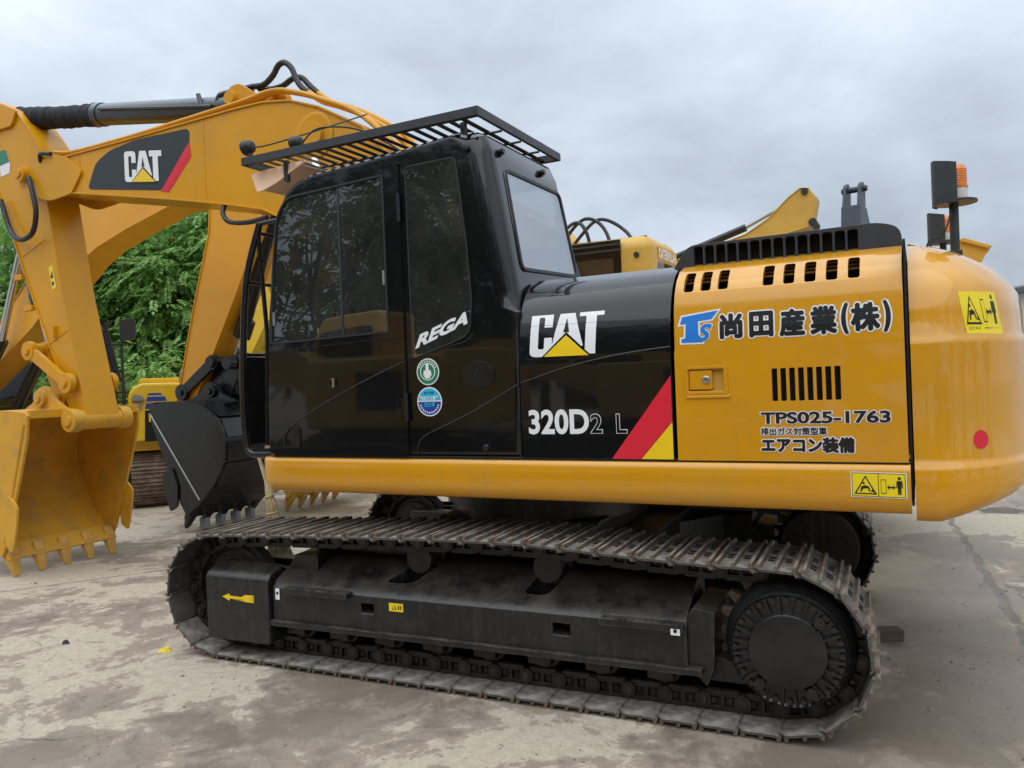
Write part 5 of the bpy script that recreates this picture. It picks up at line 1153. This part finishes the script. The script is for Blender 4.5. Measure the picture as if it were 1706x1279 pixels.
# ------------------------------------------------------------ small things on the ground
rnd = random.Random(11)
UA = Vector((-math.cos(HA), math.sin(HA), 0)); VA = Vector((-math.sin(HA), -math.cos(HA), 0))
bp0 = OB+UA*1.84+VA*.72
br = thing('broom', 'straw broom with a bamboo handle leaning against the far side of the front track', 'broom', bp0, PI-HA)
def bq(u, v, z): return (u-1.84, v-.72, z)
MB().tube([bq(2.115, .70, 1.28), bq(2.07, .705, 1.17), bq(2.02, .71, 1.04), bq(1.99, .715, .98)], [.013, .016, .018, .022], 10).build('handle', 'bamboo', br)
sm = MB(); A0 = Vector(bq(2.03, .712, 1.08)); B0 = Vector(bq(1.84, .72, .02)); ax = (B0-A0).normalized(); e1 = Vector((-ax.z, 0, ax.x)); e2 = ax.cross(e1)
for k in range(520):
    t = rnd.uniform(0, 2*PI); r_ = math.sqrt(rnd.random()); ct, stt = math.cos(t), math.sin(t)
    pts_ = []
    for s_ in (0, .18, .40, .62, .82, 1.0):
        wid = (.020+.030*min(1, s_/.2)+.30*max(0, s_-.22)**1.25); th = (.020+.02*s_+.05*max(0, s_-.3))
        if s_ > .99: wid += rnd.uniform(-.02, .02)
        pts_.append(A0+ax*((B0-A0).length*(s_*rnd.uniform(.97, 1.0)))+e1*(wid*r_*ct)+e2*(th*r_*stt))
    sm.tube(pts_, [.003]*5+[.002], 3)
sm.build('bristles', 'straw', br, smooth=180)
for s_ in (.10, .22, .36):
    wid = (.022+.030*min(1, s_/.2)+.30*max(0, s_-.22)**1.25); th = (.022+.02*s_+.05*max(0, s_-.3)); c = A0+ax*((B0-A0).length*s_)
    MB().tube([c+e1*(wid*1.06*math.cos(2*PI*k/24))+e2*(th*1.06*math.sin(2*PI*k/24)) for k in range(25)], .005, 6).build('binding', 'bamboo', br)
MB().tube([A0+ax*.36-e1*.09, A0+ax*.37+e1*.10], .007, 6).build('binding_stick', 'bamboo', br)
def crumple(name, label, cat, c, sx, sy, h, mtl, seed, n=14):
    r_ = random.Random(seed); m = MB(); vs = []
    for k in range(n):
        t = 2*PI*k/n; vs.append((sx*math.cos(t)*r_.uniform(.7, 1.1), sy*math.sin(t)*r_.uniform(.7, 1.1), 0))
    ins = [(x*.55+r_.uniform(-.01, .01), y*.55, h*r_.uniform(.4, 1.)) for x, y, z in vs]
    m.add(vs+ins+[(0, 0, h*.7)], [(k, (k+1) % n, n+(k+1) % n, n+k) for k in range(n)]+[(n+k, n+(k+1) % n, 2*n) for k in range(n)]+[list(range(n-1, -1, -1))])
    o = m.build(name, mtl, None, smooth=20, loc=(c[0], c[1], .001)); tag(o, label, cat); return o
crumple('plastic_scrap', 'crumpled yellow plastic scrap on the concrete by the front of the near track', 'scrap', (-2.49, 5.50), .055, .035, .03, 'trash', 3)
crumple('mud_clod', 'small dark clod of dirt on the concrete at the far left', 'clod', (-3.33, 5.76), .035, .022, .03, 'clod', 8, 10)
wb = MB().box((2.10, 5.10, 0), (2.47, 5.20, .075)).build('wood_block', 'wood', None, .006); tag(wb, 'dark weathered wood block sticking out behind the rear of the near track', 'wood block')
ws = MB().add([(-2.75, 12.45, .012), (-1.6, 12.75, .012), (-1.55, 13.4, .012), (-2.7, 13.1, .012), (-2.75, 12.45, .002), (-1.6, 12.75, .002), (-1.55, 13.4, .002), (-2.7, 13.1, .002)], [(0, 1, 2, 3), (7, 6, 5, 4), (0, 4, 5, 1), (1, 5, 6, 2), (2, 6, 7, 3), (3, 7, 4, 0)])
# low wall, shed
wl_ = MB().prism([(-26, 17.4), (-3.0, 20.6), (-3.1, 20.9), (-26.1, 17.7)], 0, 2.25, 'z').build('wall', 'wall', None, .03); tag(wl_, 'low weathered concrete wall in front of the trees at the left', 'wall')
sh = thing('shed', 'pale sheet metal shed with a dark roof edge, at the right edge of the yard', 'shed', (24.5, 32, 0), 0)
MB().box((-4.9, -2, 0), (6, 5, 4.3)).build('wall', 'shedwall', sh)
MB().prism([(-5.3, 4.3), (-5.3, 4.5), (.5, 5.4), (6.4, 4.5), (6.4, 4.3)], -2.5, 5.5).build('roof', 'shedroof', sh)
# loose grit and pebbles on the concrete
rnd = random.Random(77); gm_ = MB()
for k in range(900):
    y = 3.0+8.5*rnd.random()**1.4; x = rnd.uniform(-.72, .72)*y*1.02
    if rnd.random() < .55: cx_, cy_ = rnd.choice([(-2.2, 4.6), (2.6, 4.2), (3.4, 6.2), (-3.6, 6.9), (.4, 3.4), (2.9, 5.3)]); x = rnd.gauss(cx_, .7); y = rnd.gauss(cy_, .6)
    s_ = rnd.uniform(.003, .009)*(2.2 if rnd.random() < .05 else 1); t = rnd.uniform(0, 6.28)
    vs = []
    for a in range(5):
        q = t+a*1.2566; vs.append((x+s_*math.cos(q)*rnd.uniform(.7, 1.2), y+s_*math.sin(q)*rnd.uniform(.7, 1.2), .0005))
    top_ = (x+rnd.uniform(-.3, .3)*s_, y+rnd.uniform(-.3, .3)*s_, s_*rnd.uniform(.5, 1.0))
    gm_.add(vs+[top_], [(0, 1, 5), (1, 2, 5), (2, 3, 5), (3, 4, 5), (4, 0, 5)])
MT['grit'] = mat('grit', (.17, .14, .105), .9, var=.5, vscale=1.5)
gr_ = gm_.build('grit', 'grit', None, smooth=10); gr_['kind'] = 'stuff'; gr_['label'] = 'loose grit and small pebbles scattered over the stained concrete'
# ------------------------------------------------------------ trees
def leaf_mat(name, a, b, c):
    m = bpy.data.materials.new(name); m.use_nodes = True; t = m.node_tree; N = t.nodes; L = t.links.new; p = N['Principled BSDF']
    g = N.new('ShaderNodeNewGeometry'); r = N.new('ShaderNodeValToRGB'); L(g.outputs['Random Per Island'], r.inputs[0])
    e = r.color_ramp; e.elements[0].color = (*a, 1); e.elements[1].color = (*c, 1); x = e.elements.new(.55); x.color = (*b, 1)
    L(r.outputs[0], p.inputs['Base Color']); p.inputs['Roughness'].default_value = .45; p.inputs['Specular IOR Level'].default_value = .35
    tr = N.new('ShaderNodeBsdfTranslucent'); L(r.outputs[0], tr.inputs[0]); mx = N.new('ShaderNodeMixShader'); mx.inputs[0].default_value = .45
    o = N['Material Output']; L(p.outputs[0], mx.inputs[1]); L(tr.outputs[0], mx.inputs[2]); L(mx.outputs[0], o.inputs[0])
    return m
MT['leafA'] = leaf_mat('leaf_green', (.11, .225, .055), (.21, .385, .095), (.33, .52, .16))
MT['leafB'] = leaf_mat('leaf_light_green', (.14, .28, .065), (.25, .44, .11), (.38, .58, .19))
MT['leafC'] = leaf_mat('leaf_dark_green', (.03, .07, .018), (.055, .12, .03), (.10, .19, .05))
def crown(seed, clumps, spray, leaf, per=11):
    """clumps: (x, y, z, r); sprays of drooping compound leaves spread over each clump's shell"""
    R = random.Random(seed); V = []; F = []
    for (cx, cy, cz, r) in clumps:
        for _ in range(int(spray*r*r)):
            z = R.uniform(-.75, 1); t = R.uniform(0, 2*PI); s = math.sqrt(max(0, 1-z*z)); rad = r*R.uniform(.45, 1.08)
            o = Vector((s*math.cos(t), s*math.sin(t), z*.85)); p = Vector((cx, cy, cz))+o*rad
            d = (o+Vector((R.uniform(-.6, .6), R.uniform(-.6, .6), R.uniform(-.9, .25)))).normalized()
            side = d.cross(Vector((0, 0, 1))); side = side.normalized() if side.length > .1 else Vector((1, 0, 0))
            nrm = side.cross(d).normalized(); L_ = leaf*R.uniform(.75, 1.3)
            for k in range(per):
                a = (k//2+.6)/(per/2); q = p+d*(a*L_*2.3)-Vector((0, 0, a*a*L_*.7))
                sg = 0 if k == per-1 else (1 if k % 2 else -1)
                ld = (side*sg*.9+d*.55+Vector((0, 0, -.28))).normalized() if sg else d
                lw = ld.cross(nrm).normalized()*L_*.26*R.uniform(.8, 1.2); ll = L_*R.uniform(.8, 1.15)*(1-.35*abs(a-.5))
                tip = q+ld*ll+Vector((0, 0, -.12*ll)); mid = q+ld*ll*.45+nrm*.05*ll
                b = len(V); V += [q, mid+lw, tip, mid-lw]; F.append((b, b+1, b+2, b+3))
    me = bpy.data.meshes.new('crown'); me.from_pydata([tuple(v) for v in V], [], F); me.update(); return me
def trunk_mesh(seed, h, r, clumps):
    R = random.Random(seed); m = MB()
    P = [Vector((0, 0, -.05))]
    for k in range(1, 7): P.append(Vector((R.uniform(-.12, .12)*k*.5, R.uniform(-.12, .12)*k*.5, h*k/6)))
    m.tube(P, [r*(1-.12*k) for k in range(7)], 10)
    for c in clumps:
        b = P[R.randint(2, 5)]; e = Vector(c[:3]); mid = b*.5+e*.5+Vector((R.uniform(-.2, .2), R.uniform(-.2, .2), .15))
        m.tube(smoothpts([b, mid, e], 4), [r*.4*(1-.09*k) for k in range(9)], 6)
    return m.mesh('trunk', ['bark'], smooth=60)
def kind(seed, n, rx, z0, z1, r0, r1, spray, leaf, mtl, h, tr):
    R = random.Random(seed); C_ = []
    for k in range(n):
        t = R.uniform(0, 2*PI); q = math.sqrt(R.random()); z = z0+(z1-z0)*((k+.5)/n)
        w_ = rx*(1-.45*((z-z0)/(z1-z0))**1.6); C_.append((w_*q*math.cos(t), w_*q*math.sin(t), z, R.uniform(r0, r1)))
    me = crown(seed+1, C_, spray, leaf); me.materials.append(MT[mtl])
    return me, trunk_mesh(seed+2, h, tr, C_[::2])
K1 = kind(21, 28, 1.9, 1.2, 6.3, .75, 1.15, 78, .125, 'leafA', 4.8, .15)
K2 = kind(57, 26, 1.8, 1.0, 6.1, .75, 1.1, 78, .130, 'leafB', 4.3, .13)
K3 = kind(83, 11, 1.0, .5, 2.5, .5, .8, 110, .115, 'leafB', 1.9, .06)
K4 = kind(31, 22, 2.3, 2.2, 8.2, 1.0, 1.5, 15, .26, 'leafC', 6.8, .2)
def tree(name, K, x, y, rz, s, label, cat, group):
    t = thing(name, label, cat, (x, y, 0), rz, group); t.scale = (s, s, s)
    put('crown', K[0], t); put('trunk', K[1], t)
G1 = 'trees of the dense row behind the wall'
for x, y, k, rz, s in ((-13.4, 20.6, 1, .3, 1.0), (-11.2, 19.6, 2, 1.9, 1.02), (-9.6, 20.9, 1, 4.0, 1.08), (-8.0, 20.3, 2, 3.1, 1.02), (-6.5, 22.0, 1, 5.2, 1.06), (-10.6, 22.6, 1, 2.2, 1.12), (-8.6, 23.2, 2, .9, 1.16), (-7.2, 20.0, 1, 2.9, 1.06), (-16.0, 21.0, 2, 1.2, 1.0)):
    tree('tree', K1 if k == 1 else K2, x, y, rz, s, 'leafy green tree in the dense row behind the low wall at the left', 'tree', G1)
for x, y, rz, s in ((-8.9, 17.0, .5, 1.05), (-7.35, 17.25, 2.5, .95), (-6.2, 17.6, 4.4, 1.0), (-10.2, 16.6, 3.0, .95)):
    tree('shrub', K3, x, y, rz, s, 'light green leafy shrub in front of the low wall at the left', 'shrub', 'shrubs before the wall')
for x, y, rz, s in ((-21.5, 1.5, 3.8, 1.1), (-19.5, -6, 5.8, 1.15), (-14, -11, 1.5, 1.1), (-16.5, -4.5, 1.0, .95), (-23, -8, 2.2, 1.2), (-9, -14, 3.4, 1.15), (-18, -13, 4.4, 1.2), (-3.2, -15.5, 5.0, 1.1), (-17, -9, .4, 1.0), (-11.5, -13, 2.0, 1.1), (-6, -14.5, 4.1, 1.05), (-.5, -15, 1.1, 1.15), (5, -14.5, 3.3, 1.05), (10.5, -13.5, 5.0, 1.1), (16, -11, .9, 1.05), (21, -6, 2.8, 1.0), (-21, -3, 2.8, 1.05)):
    tree('tree', K4, x, y, rz, s, 'tall leafy tree across the yard, mirrored as dark foliage in the cab glass', 'tree', 'trees across the yard')
